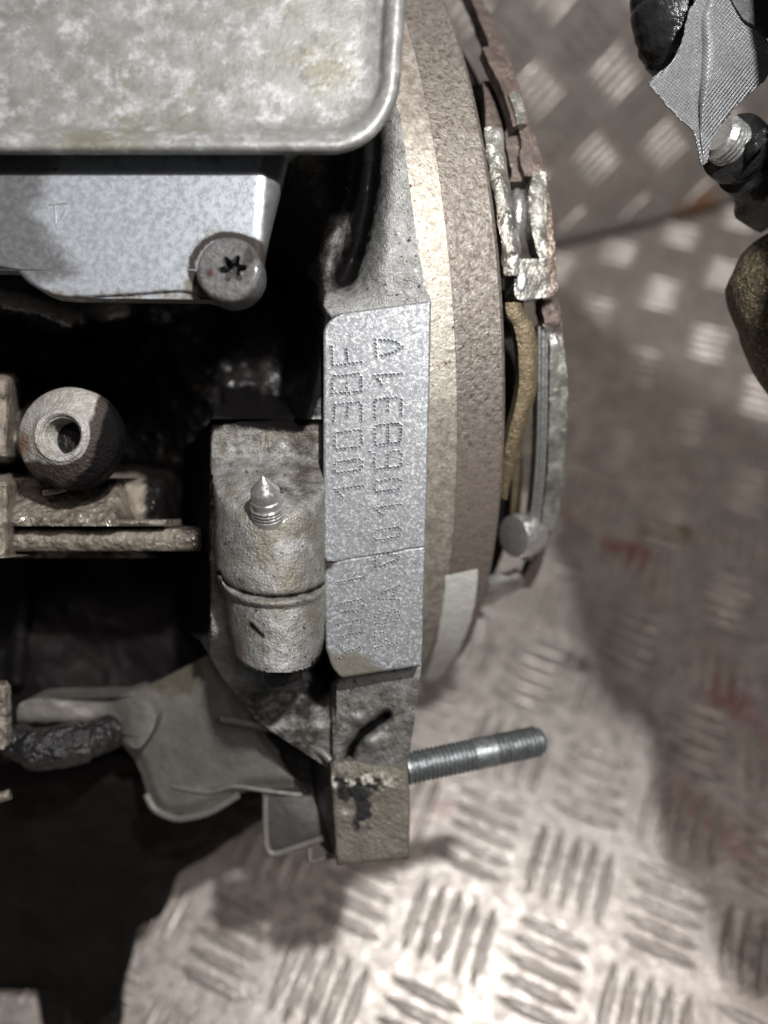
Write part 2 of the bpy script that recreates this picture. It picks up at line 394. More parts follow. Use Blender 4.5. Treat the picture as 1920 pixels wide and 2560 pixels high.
tag(FLOOR, kind='structure', label='worn aluminium five bar tread plate floor stained pink')
def wall_pt(u, h): return np.array([c0[0], c0[1], 0]) + wd * u + up * h
U = np.linspace(-.5, .62, 60); Hh = np.linspace(0, .5, 40)
UU, HH = np.meshgrid(U, Hh)
WV = (np.array([c0[0], c0[1], 0])[None] + UU.ravel()[:, None] * wd + HH.ravel()[:, None] * up)
WALL = obj('wall', WV, grid_faces(40, 60), M['plate'], None, True, {'rust': .9 * np.exp(-(((UU - .12) / .03) ** 2 + (HH / .02) ** 2))})
tag(WALL, kind='structure', label='aluminium tread plate wall rising behind the engine')
A1 = np.array([ax1[0], ax1[1], 0.]); A2 = np.array([ax2[0], ax2[1], 0.])
spread_bars(FLOOR, org, A1, A2, up, 16, lambda q: np.dot(q - c0, wn) > .012 and q[1] > -.4)
d1 = (wd + up) / math.sqrt(2); d2 = (wd - up) / math.sqrt(2)
spread_bars(WALL, wall_pt(.02, .165), d1, d2, wn, 12, lambda q: .012 < q[2] < .48)

# ------------------------------------------------------------------ engine
ENG = tag(empty('engine', FL(400, 2000)), 'greasy aluminium engine block with dot stamped number pad standing over tread plate', 'engine')
def flange_x(y): return ip(y, [0, 190, 240, 300, 450, 600, 690, 720, 745, 760, 1000, 1200, 1400, 1670, 1800, 1915], [960, 972, 985, 1003, 1022, 1042, 1058, 1064, 1076, 1077, 1073, 1068, 1061, 1053, 1037, 1019])
def flange_z(y): return ip(y, [190, 400, 700, 900, 1200, 1500, 1700, 1915], [168, 166, 168, 169.5, 171.5, 174, 179, 187])
ROW = np.arange(190, 1916, 3.5); nc = 190
xl = ip(ROW, [190, 1000, 1060, 1120, 1560, 1600, 1700, 1800, 1850, 1915], [560, 560, 520, 462, 425, 500, 560, 640, 712, 812]); xr = flange_x(ROW)
T = np.linspace(0, 1, nc) ** .92
X = xl[:, None] + (xr - xl)[:, None] * T[None]; Y = np.repeat(ROW[:, None], nc, 1)
Z = flange_z(Y)
# upper face: deep to the left, ridge, dark valley, ridge at the flange
xv = ip(Y, [190, 400, 500, 600, 650, 740], [936, 932, 922, 900, 884, 850])
upm = sm(790, 700, Y)
Z = Z + upm * (48 * sm(835, 585, X) + 7 * sm(975, 850, X) - 2 * np.exp(-((X - xv + 62) / 34) ** 2) * sm(770, 640, Y) + 8 * np.exp(-((X - xv) / 33) ** 2) * sm(790, 640, Y))
# dark pocket
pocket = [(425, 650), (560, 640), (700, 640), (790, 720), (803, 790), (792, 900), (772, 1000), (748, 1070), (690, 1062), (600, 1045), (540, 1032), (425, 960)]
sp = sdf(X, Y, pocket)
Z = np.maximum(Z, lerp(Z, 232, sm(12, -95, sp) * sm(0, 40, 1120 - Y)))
lm = sm(1020, 1060, Y)
# left wall of the lug block
Z = Z + lm * np.where(X < 528, np.minimum((528 - X) * .75, 62), 0)
# locating lug: two stacked cylinders with a cast ring between them
cx = ip(Y, [1060, 1440, 1500, 1700], [672, 676, 690, 694]); rx = ip(Y, [1060, 1290, 1440, 1480, 1600, 1690], [150, 138, 138, 128, 118, 100])
dx = (X - cx) / rx
cyl = 170.5 - 13.5 * np.sqrt(np.clip(1 - dx ** 2, 0, 1))
topc = 157.5 + (1288 - Y + 26 * (dx ** 2)) / 235 * 25
k = 1.1; lug = np.log(np.exp((cyl - 165) / k) + np.exp((topc - 165) / k)) * k + 165
shoulder = 172.5 - 2.5 * sm(1180, 1300, Y)
lug = np.where(np.abs(dx) < 1, lug, 200)
yr = 1452 + 58 * np.sqrt(np.clip(1 - ((X - 688) / 135) ** 2, 0, 1))
lug = lug - 1.3 * np.exp(-((Y - yr) / 9) ** 4) + .9 * np.exp(-((Y - yr + 19) / 7) ** 2)
yb = 1612 + 72 * np.sqrt(np.clip(1 - ((X - 700) / 118) ** 2, 0, 1))
inlug = (Y > 1040) & (Y < yb) & (np.abs(dx) < 1)
base = Z + np.where((X > 528) & (X < 830) & (Y > 1050), 2.5, 0)
base = np.where((Y > 1560) & (X < 840), base + 9 * sm(1580, 1640, Y) * sm(860, 800, X) * sm(1830, 1730, Y), base)
Z = np.where(inlug, np.minimum(base, lug), base)
# hollow left of the pad's lower corner, crack in the lower flange
Z = Z + 11 * np.exp(-(((X - 826) / 24) ** 2 + ((Y - 1655) / 36) ** 2))
crack = line_d(X, Y, [(965, 1790), (905, 1832), (880, 1868), (868, 1905)])
Z = Z + 5 * np.exp(-(crack / 13) ** 2) - 2.2 * np.exp(-(((X - 925) / 34) ** 2 + ((Y - 1858) / 20) ** 2)) - 1.2 * np.exp(-(((X - 893) / 14) ** 2 + ((Y - 1796) / 12) ** 2))
rough_amt = .35 + .8 * sm(1690, 1760, Y) + .9 * sm(1300, 1120, Y) * lm * sm(525, 560, X)
Z = Z + rough_amt * .42 * fbm(X, Y, 22) + .5 * fbm(X, Y, 90)
# dirt, plus painted shade in the upper valley, recess and above the pad
gr = .10 + 0 * X
gr += .62 * sm(905, 860, X) * upm + .2 * upm * sm(985, 1015, X - (Y - 450) * .13) * sm(560, 420, Y) + .25 * upm * sm(500, 330, Y) + .25 * np.exp(-((Y - 742) / 20) ** 2) * sm(830, 900, X)
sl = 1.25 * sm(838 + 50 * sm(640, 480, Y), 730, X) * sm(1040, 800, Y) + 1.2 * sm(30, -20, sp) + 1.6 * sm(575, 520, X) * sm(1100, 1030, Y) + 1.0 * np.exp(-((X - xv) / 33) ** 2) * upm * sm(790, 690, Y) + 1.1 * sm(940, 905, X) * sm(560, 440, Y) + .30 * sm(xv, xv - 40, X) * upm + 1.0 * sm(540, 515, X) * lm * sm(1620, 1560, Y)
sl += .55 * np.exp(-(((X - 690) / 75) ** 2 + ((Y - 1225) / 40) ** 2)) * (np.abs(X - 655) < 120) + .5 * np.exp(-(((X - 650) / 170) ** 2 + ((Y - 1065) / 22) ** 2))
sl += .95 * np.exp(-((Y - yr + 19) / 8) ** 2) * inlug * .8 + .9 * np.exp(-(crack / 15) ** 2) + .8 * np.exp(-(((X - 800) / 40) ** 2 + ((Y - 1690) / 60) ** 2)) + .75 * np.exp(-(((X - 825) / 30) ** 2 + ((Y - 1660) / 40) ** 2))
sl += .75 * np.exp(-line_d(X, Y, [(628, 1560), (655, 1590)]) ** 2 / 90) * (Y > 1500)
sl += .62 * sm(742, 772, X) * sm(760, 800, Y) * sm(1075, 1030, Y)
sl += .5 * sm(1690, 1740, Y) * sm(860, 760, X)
gr += .16 * lm + .3 * lm * sm(1290, 1190, Y) * sm(0, 1, Y) + .32 * sm(1680, 1720, Y) + .25 * sm(815, 760, X) * lm * sm(690, 780, X)
tan = (.52 + .3 * fbm(X, Y, 60)) * lm * sm(1700, 1600, Y) + .42 * sm(1690, 1730, Y)
rus = .5 * np.exp(-(((X - 600) / 30) ** 2 + ((Y - 1630) / 40) ** 2)) + .35 * np.exp(-(((X - 590) / 30) ** 2 + ((Y - 1400) / 60) ** 2))
BELL = relief('bell_housing', X, Y, Z, M['bell'], ENG, 26, {'grime': gr, 'sludge_shade': sl, 'tan': tan, 'rust': rus}, back=False)  # grime and sludge_shade also carry the painted shade

# stamped number pad
def pad_top(x): return 782 - (x - 855) * 30 / 223.
def pad_bot(x): return 1694 - (x - 860) * 30 / 195.
nv, nu = 700, 205
v = np.linspace(0, 1, nv); yy = 765 + v * 915
xL = ip(yy, [765, 830, 1210, 1400, 1600, 1640, 1665], [808, 808, 808, 809, 814, 826, 838]); xL = xL + 46 * (1 - np.sqrt(np.clip(1 - np.clip((816 - yy) / 46, 0, 1) ** 2, 0, 1))) + 26 * (1 - np.sqrt(np.clip(1 - np.clip((yy - 1650) / 30, 0, 1) ** 2, 0, 1)))
xR = ip(yy, [752, 928, 1140, 1240, 1385, 1656, 1690], [1078, 1075, 1070, 1068, 1063, 1055, 1053])
u = np.linspace(0, 1, nu)
PX = xL[:, None] + (xR - xL)[:, None] * u[None]; PY = pad_top(PX) + (pad_bot(PX) - pad_top(PX)) * v[:, None]
PZ = 166.6 + (PY - 755) / 930 * 5.0
e = np.minimum.reduce([(PX - xL[:, None]), (xR[:, None] - PX), (PY - pad_top(PX)), (pad_bot(PX) - PY)])
PZ = PZ + .5 * (1 - np.sqrt(np.clip(1 - np.clip((7 - e) / 7, 0, 1) ** 2, 0, 1)))
seam = 1408 - (PX - 811) * 40 / 247. + 2.5 * fbm(PX, PY * 0, 30)
PZ = PZ + .22 * np.exp(-((PY - seam) / 2.2) ** 2) + .16 * sm(-3, 3, PY - seam) + .03 * fbm(PX, PY, 40)
def crop(k, pts):
    o = {3: (780, 740, .2351), 4: (780, 1240, .2079)}[k]
    return [(o[0] + a * o[2], o[1] + b * o[2]) for a, b in pts]
STROKES = [
 (3, [(210, 545), (215, 740)]), (3, [(265, 738), (520, 710)]), (3, [(360, 575), (370, 680)]),                                # F
 (3, [(240, 860), (490, 835)]), (3, [(520, 865), (520, 970)]), (3, [(520, 1020), (215, 1045)]), (3, [(215, 890), (215, 990)]), (3, [(365, 935), (365, 985)]),
 (3, [(245, 1160), (500, 1135)]), (3, [(235, 1195), (225, 1340)]), (3, [(375, 1185), (370, 1280)]), (3, [(520, 1170), (520, 1320)]),
 (3, [(270, 1460), (490, 1430)]), (3, [(520, 1440), (525, 1570)]), (3, [(500, 1610), (260, 1635)]), (3, [(240, 1600), (238, 1500)]),
 (3, [(265, 1775), (500, 1740)]), (3, [(530, 1765), (530, 1820)]), (3, [(505, 1855), (270, 1890)]), (3, [(240, 1860), (238, 1800)]),
 (3, [(245, 2065), (535, 2025)]), (3, [(270, 2095), (315, 2140)]),
 (4, [(305, 1045), (610, 990)]), (4, [(330, 1072), (375, 1120)]),
 (4, [(335, 1305), (585, 1255)]), (4, [(615, 1275), (610, 1325)]), (4, [(580, 1370), (345, 1415)]), (4, [(310, 1390), (305, 1330)]),
 (4, [(305, 1550), (610, 1490)]), (4, [(460, 1565), (458, 1640)]), (4, [(310, 1705), (610, 1645)]),
 (4, [(315, 1805), (400, 1850)]), (4, [(440, 1865), (610, 1825)]), (4, [(395, 1895), (320, 1965)]),
 (3, [(670, 470), (680, 645)]), (3, [(730, 472), (830, 475), (880, 490), (955, 540)]), (3, [(740, 640), (880, 600), (925, 568)]),
 (3, [(660, 855), (955, 830)]), (3, [(690, 890), (735, 945)]),
 (3, [(680, 1110), (890, 1085)]), (3, [(945, 1105), (945, 1260)]), (3, [(660, 1140), (660, 1300)]), (3, [(805, 1125), (805, 1215)]),
 (3, [(685, 1385), (920, 1360)]), (3, [(945, 1385), (935, 1530)]), (3, [(920, 1560), (680, 1590)]), (3, [(665, 1560), (660, 1420)]), (3, [(805, 1400), (805, 1545)]),
 (3, [(660, 1690), (660, 1820)]), (3, [(685, 1845), (910, 1820)]), (3, [(940, 1790), (945, 1690)]), (3, [(920, 1655), (830, 1665)]), (3, [(800, 1695), (800, 1815)]), (3, [(615, 1665)]),
 (3, [(690, 1978), (910, 1948)]), (3, [(940, 1970), (935, 2030)]), (3, [(915, 2060), (685, 2090)]), (3, [(660, 2065), (660, 2010)]),
 (4, [(745, 155), (1060, 110)]), (4, [(785, 182), (835, 230)]),
 (4, [(785, 420), (1030, 385)]), (4, [(1055, 410), (1050, 465)]), (4, [(1030, 500), (775, 540)]), (4, [(745, 520), (750, 455)]),
 (4, [(760, 710), (920, 690), (975, 702), (1040, 740)]), (4, [(750, 750), (760, 870)]), (4, [(820, 855), (970, 800), (1020, 765)]),
 (4, [(745, 1215), (1045, 1085)]), (4, [(750, 1247), (1040, 1255)]), (4, [(975, 1170), (975, 1215)]),
 (4, [(810, 1395), (755, 1450), (750, 1510), (800, 1555), (870, 1545), (890, 1480), (915, 1400), (965, 1365), (1030, 1400), (1035, 1460), (990, 1520)]),
 (4, [(770, 1660), (840, 1645), (895, 1665)]), (4, [(900, 1705), (895, 1755)]), (4, [(745, 1840), (1010, 1775)]), (4, [(750, 1790), (745, 1700)])]
DOTS = []
for kk, s in STROKES:
    s = np.array(crop(kk, s))
    if len(s) == 1: DOTS.append(s[0]); continue
    seg = np.linalg.norm(np.diff(s, axis=0), axis=1); cum = np.concatenate([[0], np.cumsum(seg)]); n = max(2, int(round(cum[-1] / 9.6)) + 1)
    for t in np.linspace(0, cum[-1], n): DOTS.append([ip(t, cum, s[:, 0]) + rng.normal(0, .45), ip(t, cum, s[:, 1]) + rng.normal(0, .45)])
for a, b in DOTS:
    i0 = int((b - 765) / 915 * nv); i0, i1 = max(0, i0 - 45), min(nv, i0 + 45)
    d = np.hypot(PX[i0:i1] - a, PY[i0:i1] - b); rr = 3.6 + rng.normal(0, .22); dep = .50 * rng.uniform(.75, 1.1) * (.75 if b > 1520 and a > 930 else 1)
    PZ[i0:i1] += dep * np.clip(1 - (d / rr) ** 2, 0, 1) ** .8 - .06 * np.exp(-((d - rr - .8) / .9) ** 2)
ptan = .75 * sm(25, -25, sdf(PX, PY, [(820, 1640), (880, 1630), (930, 1640), (965, 1690), (860, 1700), (825, 1680)])) + .38 * sm(30, -60, sdf(PX, PY, [(805, 1395), (880, 1390), (960, 1480), (960, 1640), (810, 1640)])) + .3 * np.exp(-(e / 12) ** 2)
psl = .75 * np.exp(-(((PX - 822) / 16) ** 2 + ((PY - 1412) / 18) ** 2)) + .5 * np.exp(-((PX - xL[:, None]) / 6) ** 2) * sm(1150, 1250, PY) + .5 * np.exp(-(((PX - 1035) / 12) ** 2 + ((PY - 1361) / 8) ** 2)) + .5 * np.exp(-((PY - seam) / 3) ** 2) * sm(960, 820, PX)
PAD = relief('number_pad', PX, PY, PZ, M['pad'], ENG, 7, {'tan': ptan, 'sludge_shade': psl, 'grime': .15 * sm(1380, 1450, PY)})

# locating pin with pointed tip, threaded just above the lug
b0 = C(672, 1288, 158.9); t0 = C(657, 1190, 152.5); axp = (t0 - b0) / np.linalg.norm(t0 - b0); Lp = np.linalg.norm(t0 - b0)
prof = []
r0 = 3.35
prof += [(r0, -2.5)]
for kx in range(4): prof += [(r0 + .15, .05 + kx * .8), (r0 + .18, .30 + kx * .8), (r0 - .22, .48 + kx * .8), (r0 - .22, .62 + kx * .8)]
prof += [(r0 - .05, 3.5), (r0 - .1, 4.5), (r0 - .28, 4.7), (r0 - .42, 6.6), (r0 - .5, 6.75), (.12, Lp - .1), (0.02, Lp)]
lathe('pointed_pin', b0, axp, prof, M['steel'], ENG, 40)
lathe('drain_plug', C(705, 1662, 168), [0, 1, .12], [(4.4, -2), (4.4, 3.6), (4.0, 4.2), (3.2, 4.3), (3.0, 3.2), (.1, 3.2)], M['black'], ENG, 32)

# smooth cast web under the lug, with its lip
WEBP = smooth_pts([(232, 1778), (300, 1745), (400, 1700), (515, 1640), (552, 1602), (610, 1680), (700, 1812), (662, 1834), (740, 1925), (770, 1965), (650, 1972), (592, 1988), (520, 2022), (450, 2040), (392, 2028), (362, 1970), (340, 1905), (285, 1840)], 6, True)
def poly_relief(name, poly, zfun, mt, parent, thick, step=7, attrs=None):
    """sheet filling an outline, cut in rows between its left and right edges"""
    y0, y1 = poly[:, 1].min() + .5, poly[:, 1].max() - .5
    rows = np.arange(y0, y1, step); L = []; Rr = []
    for y in rows:
        a, b = poly, np.roll(poly, -1, 0); c = (a[:, 1] > y) != (b[:, 1] > y)
        xs = a[c, 0] + (y - a[c, 1]) / (b[c, 1] - a[c, 1]) * (b[c, 0] - a[c, 0]); L.append(xs.min()); Rr.append(xs.max())
    n = 60; XX = np.array(L)[:, None] + (np.array(Rr) - np.array(L))[:, None] * np.linspace(0, 1, n)[None]; YY = np.repeat(rows[:, None], n, 1)
    return relief(name, XX, YY, zfun(XX, YY), mt, parent, thick, {k: f(XX, YY) for k, f in (attrs or {}).items()})
def web_z(x, y): return 199 + 9 * sm(640, 300, x) + 6 * sm(1760, 2010, y)
poly_relief('web_plate', WEBP, lambda x, y: web_z(x, y) + 3 * sm(30, 0, -sdf(x, y, WEBP[::3])) * sm(1700, 1800, y) + .5 * fbm(x, y, 60), M['web'], ENG, 5,
            attrs={'tan': lambda x, y: .75 * sm(1800, 1690, y) * sm(560, 480, x), 'grime': lambda x, y: .35 * sm(1790, 1680, y)})
GUS = np.array([(548, 1520), (566, 1560), (610, 1650), (668, 1740), (712, 1818), (640, 1812), (566, 1796), (548, 1700), (540, 1600)], float)
poly_relief('gusset_rib', GUS, lambda x, y: 188 + 8 * sm(640, 545, x) + 6 * sm(1560, 1800, y), M['web'], ENG, 8, attrs={'tan': lambda x, y: .25 + 0 * x})
WL = [(366, 1985), (385, 2020), (420, 2040), (455, 2046), (520, 2031), (575, 2000), (594, 1988)]
tube('web_lip', [C(*q) for q in smooth_pts([(a, b, web_z(a, b) - .4) for a, b in WL], 6)], 1.0, M['web'], ENG, 10)
tube('bead', [C(*q) for q in smooth_pts([(a, b, web_z(a, b) - .2) for a, b in [(430, 1966), (520, 1980), (585, 1966), (660, 1976), (755, 1988)]], 6)], .6, M['web'], ENG, 10)
tube('bead', [C(*q) for q in smooth_pts([(555, 1795, 193), (600, 1804, 192), (680, 1822, 191), (760, 1856, 190), (805, 1880, 188), (826, 1902, 187)], 6)], .95, M['web'], ENG, 10)
prism('recess_plate', smooth_pts([(560, 1800), (700, 1826), (800, 1885), (822, 1930), (835, 2100), (760, 1990), (700, 1905), (620, 1815)], 4, True), 205, 4, M['sludge_shade'], ENG)
# thin bracket beside the foot
prism('clip_bracket', [(655, 1985), (690, 1992), (780, 1990), (830, 2100), (835, 2150), (790, 2100), (680, 2134), (664, 2125)], 203, 2.5, M['shade'], ENG, 2)
tube('clip_edge', [C(*q) for q in smooth_pts([(664, 1990, 201), (664, 2060, 201), (668, 2118, 201), (688, 2134, 201), (740, 2118, 200), (806, 2096, 199)], 5)], .85, M['web'], ENG, 10)
tube('clip_edge', [C(772, 2106, 201), C(774, 2150, 201), C(790, 2152, 200), C(826, 2140, 199)], .8, M['web'], ENG, 10)

# foot at the bottom of the housing, with its slanted dark side
nr, nf = 80, 60
v = np.linspace(0, 1, nr)[:, None]; u = np.linspace(0, 1, nf)[None]
fx0 = ip(v, [0, .5, .9, 1], [824, 832, 838, 843]); fx1 = ip(v, [0, .4, 1], [1019, 1025, 1023])
FX = fx0 + (fx1 - fx0) * u; FY = lerp(1903, 2163 - 16 * u, v) + 0 * u
FZ = 187 + 1.0 * v + 0 * u
ed = np.minimum.reduce([(FX - fx0), (fx1 - FX), 0 * FX + (1 - v) * 250]); FZ = FZ + 1.0 * (1 - np.sqrt(np.clip(1 - np.clip((10 - ed) / 10, 0, 1) ** 2, 0, 1)))
crust = np.exp(-line_d(FX, FY, [(835, 1955), (900, 1945), (965, 1955)]) ** 2 / 900)
smear = sm(22, -20, 26 * fbm(FX, FY, 26) + sdf(FX, FY, [(838, 1950), (900, 1935), (975, 1945), (960, 1970), (935, 1985), (932, 2030), (920, 2062), (895, 2070), (880, 2055), (882, 2010), (850, 1990)]))
FZ = FZ - 1.4 * crust * (.6 + fbm(FX, FY, 9)) - .5 * smear * (.5 + fbm(FX, FY, 12)) + .25 * fbm(FX, FY, 30)
FOOT = relief('mounting_foot', FX, FY, FZ, M['foot'], ENG, 22, {'sludge_shade': 1.0 * smear * (1 - .75 * np.clip(crust * (.5 + fbm(FX, FY, 14)), 0, 1)), 'pale': 1.0 * crust * (.55 + .6 * fbm(FX, FY, 14)) + .55 * np.exp(-(((FX - 862) / 16) ** 2 + ((FY - 2030) / 24) ** 2)), 'grime': .15 + .25 * sm(2100, 2160, FY)})
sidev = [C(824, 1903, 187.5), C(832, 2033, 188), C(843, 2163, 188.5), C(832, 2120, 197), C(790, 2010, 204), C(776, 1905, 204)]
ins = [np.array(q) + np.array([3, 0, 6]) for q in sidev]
obj('foot_side', W(np.array(sidev + ins)), [(0, 1, 4, 5), (1, 2, 3, 4), (11, 10, 7, 6), (10, 9, 8, 7)] + [(i, (i + 1) % 6, 6 + (i + 1) % 6, 6 + i) for i in range(6)], M['sludge_shade'], ENG, False)

# threaded stud, parallel to the crankshaft
FA = np.array([0.97048881, -0.11603642, 0.21139305])
sa = FA + np.array([0, -.015, -.0]); sa /= np.linalg.norm(sa); sprof = [(3.9, -.4)]
s = 0.0
while s < 35.0:
    if 17.2 < s < 22.2: sprof.append((3.95, s)); s += .8; continue
    sprof += [(3.98, s), (3.98, s + .12), (3.45, s + .55), (3.45, s + .7)]; s += 1.15
sprof += [(3.4, s), (2.9, s + .8), (.1, s + .9)]
lathe('threaded_stud', C(1019, 1921, 192), sa, sprof, M['stud'], BELL, 40, sharp=25)

# oil cooler: shallow pressed pan with a rounded rim, nearest the lens
def rrect(off, cxr=(-420, 1030), cyr=(-420, 386), rad=205):
    x0, x1 = cxr[0] + off, cxr[1] - off; y0, y1 = cyr[0] + off, cyr[1] - off; r = max(rad - off, 20); out = []
    for (qx, qy, a) in ((x1 - r, y1 - r, 0), (x0 + r, y1 - r, 90), (x0 + r, y0 + r, 180), (x1 - r, y0 + r, 270)):
        for k in range(15):
            t = R(a + 90 * k / 14); out.append((qx + r * math.cos(t) * (1.0 if a else .86) + (r * .14 if False else 0), qy + r * math.sin(t)))
    return np.array(out)
zc = 143.5
loops = [(8, zc + 5.8), (6, zc + 5.0), (10, zc + 4.6), (10, zc + 4.0), (0, zc + 3.4), (-1, zc + 1.6), (3, zc + .5), (11, zc - .4), (24, zc - .8), (38, zc - .5), (50, zc + .3), (56, zc + 1.3), (61, zc + 2.1), (68, zc + 2.4), (130, zc + 2.4), (220, zc + 2.2)]
V = np.concatenate([C(*rrect(o).T, z) for o, z in loops]); n = 60
fs = [(k * n + i, k * n + (i + 1) % n, (k + 1) * n + (i + 1) % n, (k + 1) * n + i) for k in range(len(loops) - 1) for i in range(n)]
fs.append(list(range((len(loops) - 1) * n, len(loops) * n))); fs.append(list(range(n - 1, -1, -1)))
gv = np.concatenate([np.full(n, .35 * math.exp(-((o - 60) / 9) ** 2)) for o, z in loops])
COOL = obj('oil_cooler', W(V), fs, M['cooler'], ENG, True, {'grime': gv}, sharp=70)

# machined bracket under the cooler with its screw and stamped triangle
BR = [(-160, 330), (716, 330), (716, 392), (695, 478), (677, 550), (663, 612), (651, 680), (632, 726), (596, 752), (555, 757), (510, 748), (470, 733), (415, 733), (300, 742), (170, 746), (120, 735), (70, 706), (20, 672), (-160, 640)]
bp = smooth_pts(BR, 5, True)
def inner_relief(name, poly, zfun, mt, parent, thick, attrs, step=5, n=150):
    return poly_relief(name, poly, zfun, mt, parent, thick, step, attrs)
def br_z(x, y):
    return 149.6 + 1.6 * sm(-2, 42, (x - ip(y, [390, 560, 700], [655, 645, 640]))) * sm(650, 560, y) + .02 * fbm(x, y, 30) + .9 * sm(10, 0, -sdf(x, y, bp[::2])) ** 2 + .8 * sm(448, 405, y) * 0
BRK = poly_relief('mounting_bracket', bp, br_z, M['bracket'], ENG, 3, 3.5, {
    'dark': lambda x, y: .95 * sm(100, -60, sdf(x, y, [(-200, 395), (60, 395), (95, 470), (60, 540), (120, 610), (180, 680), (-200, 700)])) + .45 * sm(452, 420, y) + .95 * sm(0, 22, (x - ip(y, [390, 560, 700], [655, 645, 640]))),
    'grime': lambda x, y: (.6 * sm(695, 740, y + 18 * fbm(x, y, 50))) + .5 * np.exp(-((np.hypot(x - 560, y - 670) - 92) / 26) ** 2) + .4 * np.exp(-(((x - 195) / 40) ** 2 + ((y - 575) / 25) ** 2)) + .45 * np.exp(-(((x - 405) / 40) ** 2 + ((y - 540) / 26) ** 2)) + .3 * sm(120, 20, x) + .35 * sm(440, 418, y),
    'sludge_shade': lambda x, y: .9 * np.exp(-((np.hypot(x - 566, y - 674) - 86) / 14) ** 2) * sm(760, 700, y) + .9 * np.exp(-(((x - 640) / 34) ** 2 + ((y - 620) / 32) ** 2)) + .8 * np.exp(-(((x - 140) / 14) ** 2 + ((y - 423) / 6) ** 2)),
    'rust': lambda x, y: .42 * np.exp(-(((x - 390) / 50) ** 2 + ((y - 545) / 26) ** 2))})
tri = [(122, 510), (172, 508), (141, 562), (134, 508)]
tube('stamped_triangle', [C(a, b, 149.55) for a, b in [(122, 512), (172, 508), (158, 535), (141, 562), (138, 535), (134, 508)]], .16, M['steel'], BRK, 6)
# screw: pan head with six-lobed recess
def screw():
    c = C(570, 671, 144.0); d, uu, ww = frame_of([.035, .03, 1.0]); n = 72; t = np.linspace(0, 2 * math.pi, n, endpoint=False)
    def ring(r, s, cc=(0, 0)): return c + d * s + np.outer(r * np.cos(t) + cc[0], uu) + np.outer(r * np.sin(t) + cc[1], ww)
    star = 2.15 + .62 * np.cos(6 * t + .5) ; star = np.where(star > 2.45, 2.45 + (star - 2.45) * .8, star)
    # offset of the recess in the head seen in the photo
    offv = C(581, 672, 144.0) - C(570, 671, 144.0); cc = (offv @ uu, offv @ ww)
    R0 = 6.15
    rings = [ring(R0 - .1, 6.5), ring(R0, 5.6), ring(R0, 1.0), ring(R0 - .2, .45), ring(R0 - .7, .08), ring(R0 - 1.2, 0)] + [ring(lerp(R0 - 1.2, 3.2, q), 0, (cc[0] * .8 * q, cc[1] * .8 * q)) for q in (.15, .3, .45, .6, .75, .88)] + [ring(3.2, 0.0, (cc[0] * .8, cc[1] * .8)), ring(star + .12, .02, cc), ring(star, .25, cc), ring(star * .92, 3.0, cc), ring(.05, 3.2, cc)]
    V = np.concatenate(rings); fs = [(k * n + i, k * n + (i + 1) % n, (k + 1) * n + (i + 1) % n, (k + 1) * n + i) for k in range(len(rings) - 1) for i in range(n)]
    px = 960 + F * V[:, 0] / V[:, 2]; py = 1280 + F * V[:, 1] / V[:, 2]
    gr = .75 * np.exp(-(((px - 625) / 26) ** 2 + ((py - 640) / 30) ** 2)) + .5 * np.exp(-(((px - 575) / 20) ** 2 + ((py - 605) / 12) ** 2)) + .4 * np.exp(-(((px - 612) / 20) ** 2 + ((py - 690) / 20) ** 2))
    gr = gr + .9 * (np.repeat(np.arange(len(rings)), n) >= len(rings) - 2)
    ru = 1.0 * np.exp(-(((px - 524) / 13) ** 2 + ((py - 684) / 14) ** 2))
    return obj('torx_screw', W(V), fs, M['screw'], BRK, True, {'grime': gr, 'rust': ru}, sharp=40)
screw()

# ------------------------------------------------------------------ dark block behind, bosses and rails on the left
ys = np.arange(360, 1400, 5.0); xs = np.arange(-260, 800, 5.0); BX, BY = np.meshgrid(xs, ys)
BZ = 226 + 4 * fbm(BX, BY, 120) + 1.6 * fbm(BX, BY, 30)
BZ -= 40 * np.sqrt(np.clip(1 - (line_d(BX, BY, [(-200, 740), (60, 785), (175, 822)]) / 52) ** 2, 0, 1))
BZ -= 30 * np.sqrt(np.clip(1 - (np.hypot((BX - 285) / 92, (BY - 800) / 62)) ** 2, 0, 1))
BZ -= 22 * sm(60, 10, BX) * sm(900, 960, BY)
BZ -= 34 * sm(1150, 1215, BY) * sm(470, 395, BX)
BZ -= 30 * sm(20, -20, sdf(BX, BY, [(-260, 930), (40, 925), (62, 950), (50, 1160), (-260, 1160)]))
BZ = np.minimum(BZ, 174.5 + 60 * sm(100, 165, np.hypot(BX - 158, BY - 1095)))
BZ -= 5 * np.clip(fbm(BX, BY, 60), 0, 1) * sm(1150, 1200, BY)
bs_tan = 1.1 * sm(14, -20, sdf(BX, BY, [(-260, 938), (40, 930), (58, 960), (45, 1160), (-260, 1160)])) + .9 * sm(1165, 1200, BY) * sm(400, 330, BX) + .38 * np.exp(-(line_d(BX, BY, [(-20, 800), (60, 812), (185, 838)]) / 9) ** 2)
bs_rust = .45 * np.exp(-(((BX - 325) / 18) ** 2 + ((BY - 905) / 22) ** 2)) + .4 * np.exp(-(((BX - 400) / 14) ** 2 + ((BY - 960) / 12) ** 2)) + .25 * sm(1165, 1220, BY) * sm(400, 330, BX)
relief('engine_block', BX, BY, BZ, M['sludge_shade'], ENG, 12, {'tan': bs_tan, 'rust': bs_rust}, back=False)
ys = np.arange(1195, 1318, 3.0); xs = np.arange(-200, 420, 3.0); BX, BY = np.meshgrid(xs, ys)
BZ = 187 - 10 * sm(1195, 1312, BY) + 1.6 * fbm(BX, BY, 40) + .5 * fbm(BX, BY, 12) + 26 * sm(270, 420, BX)
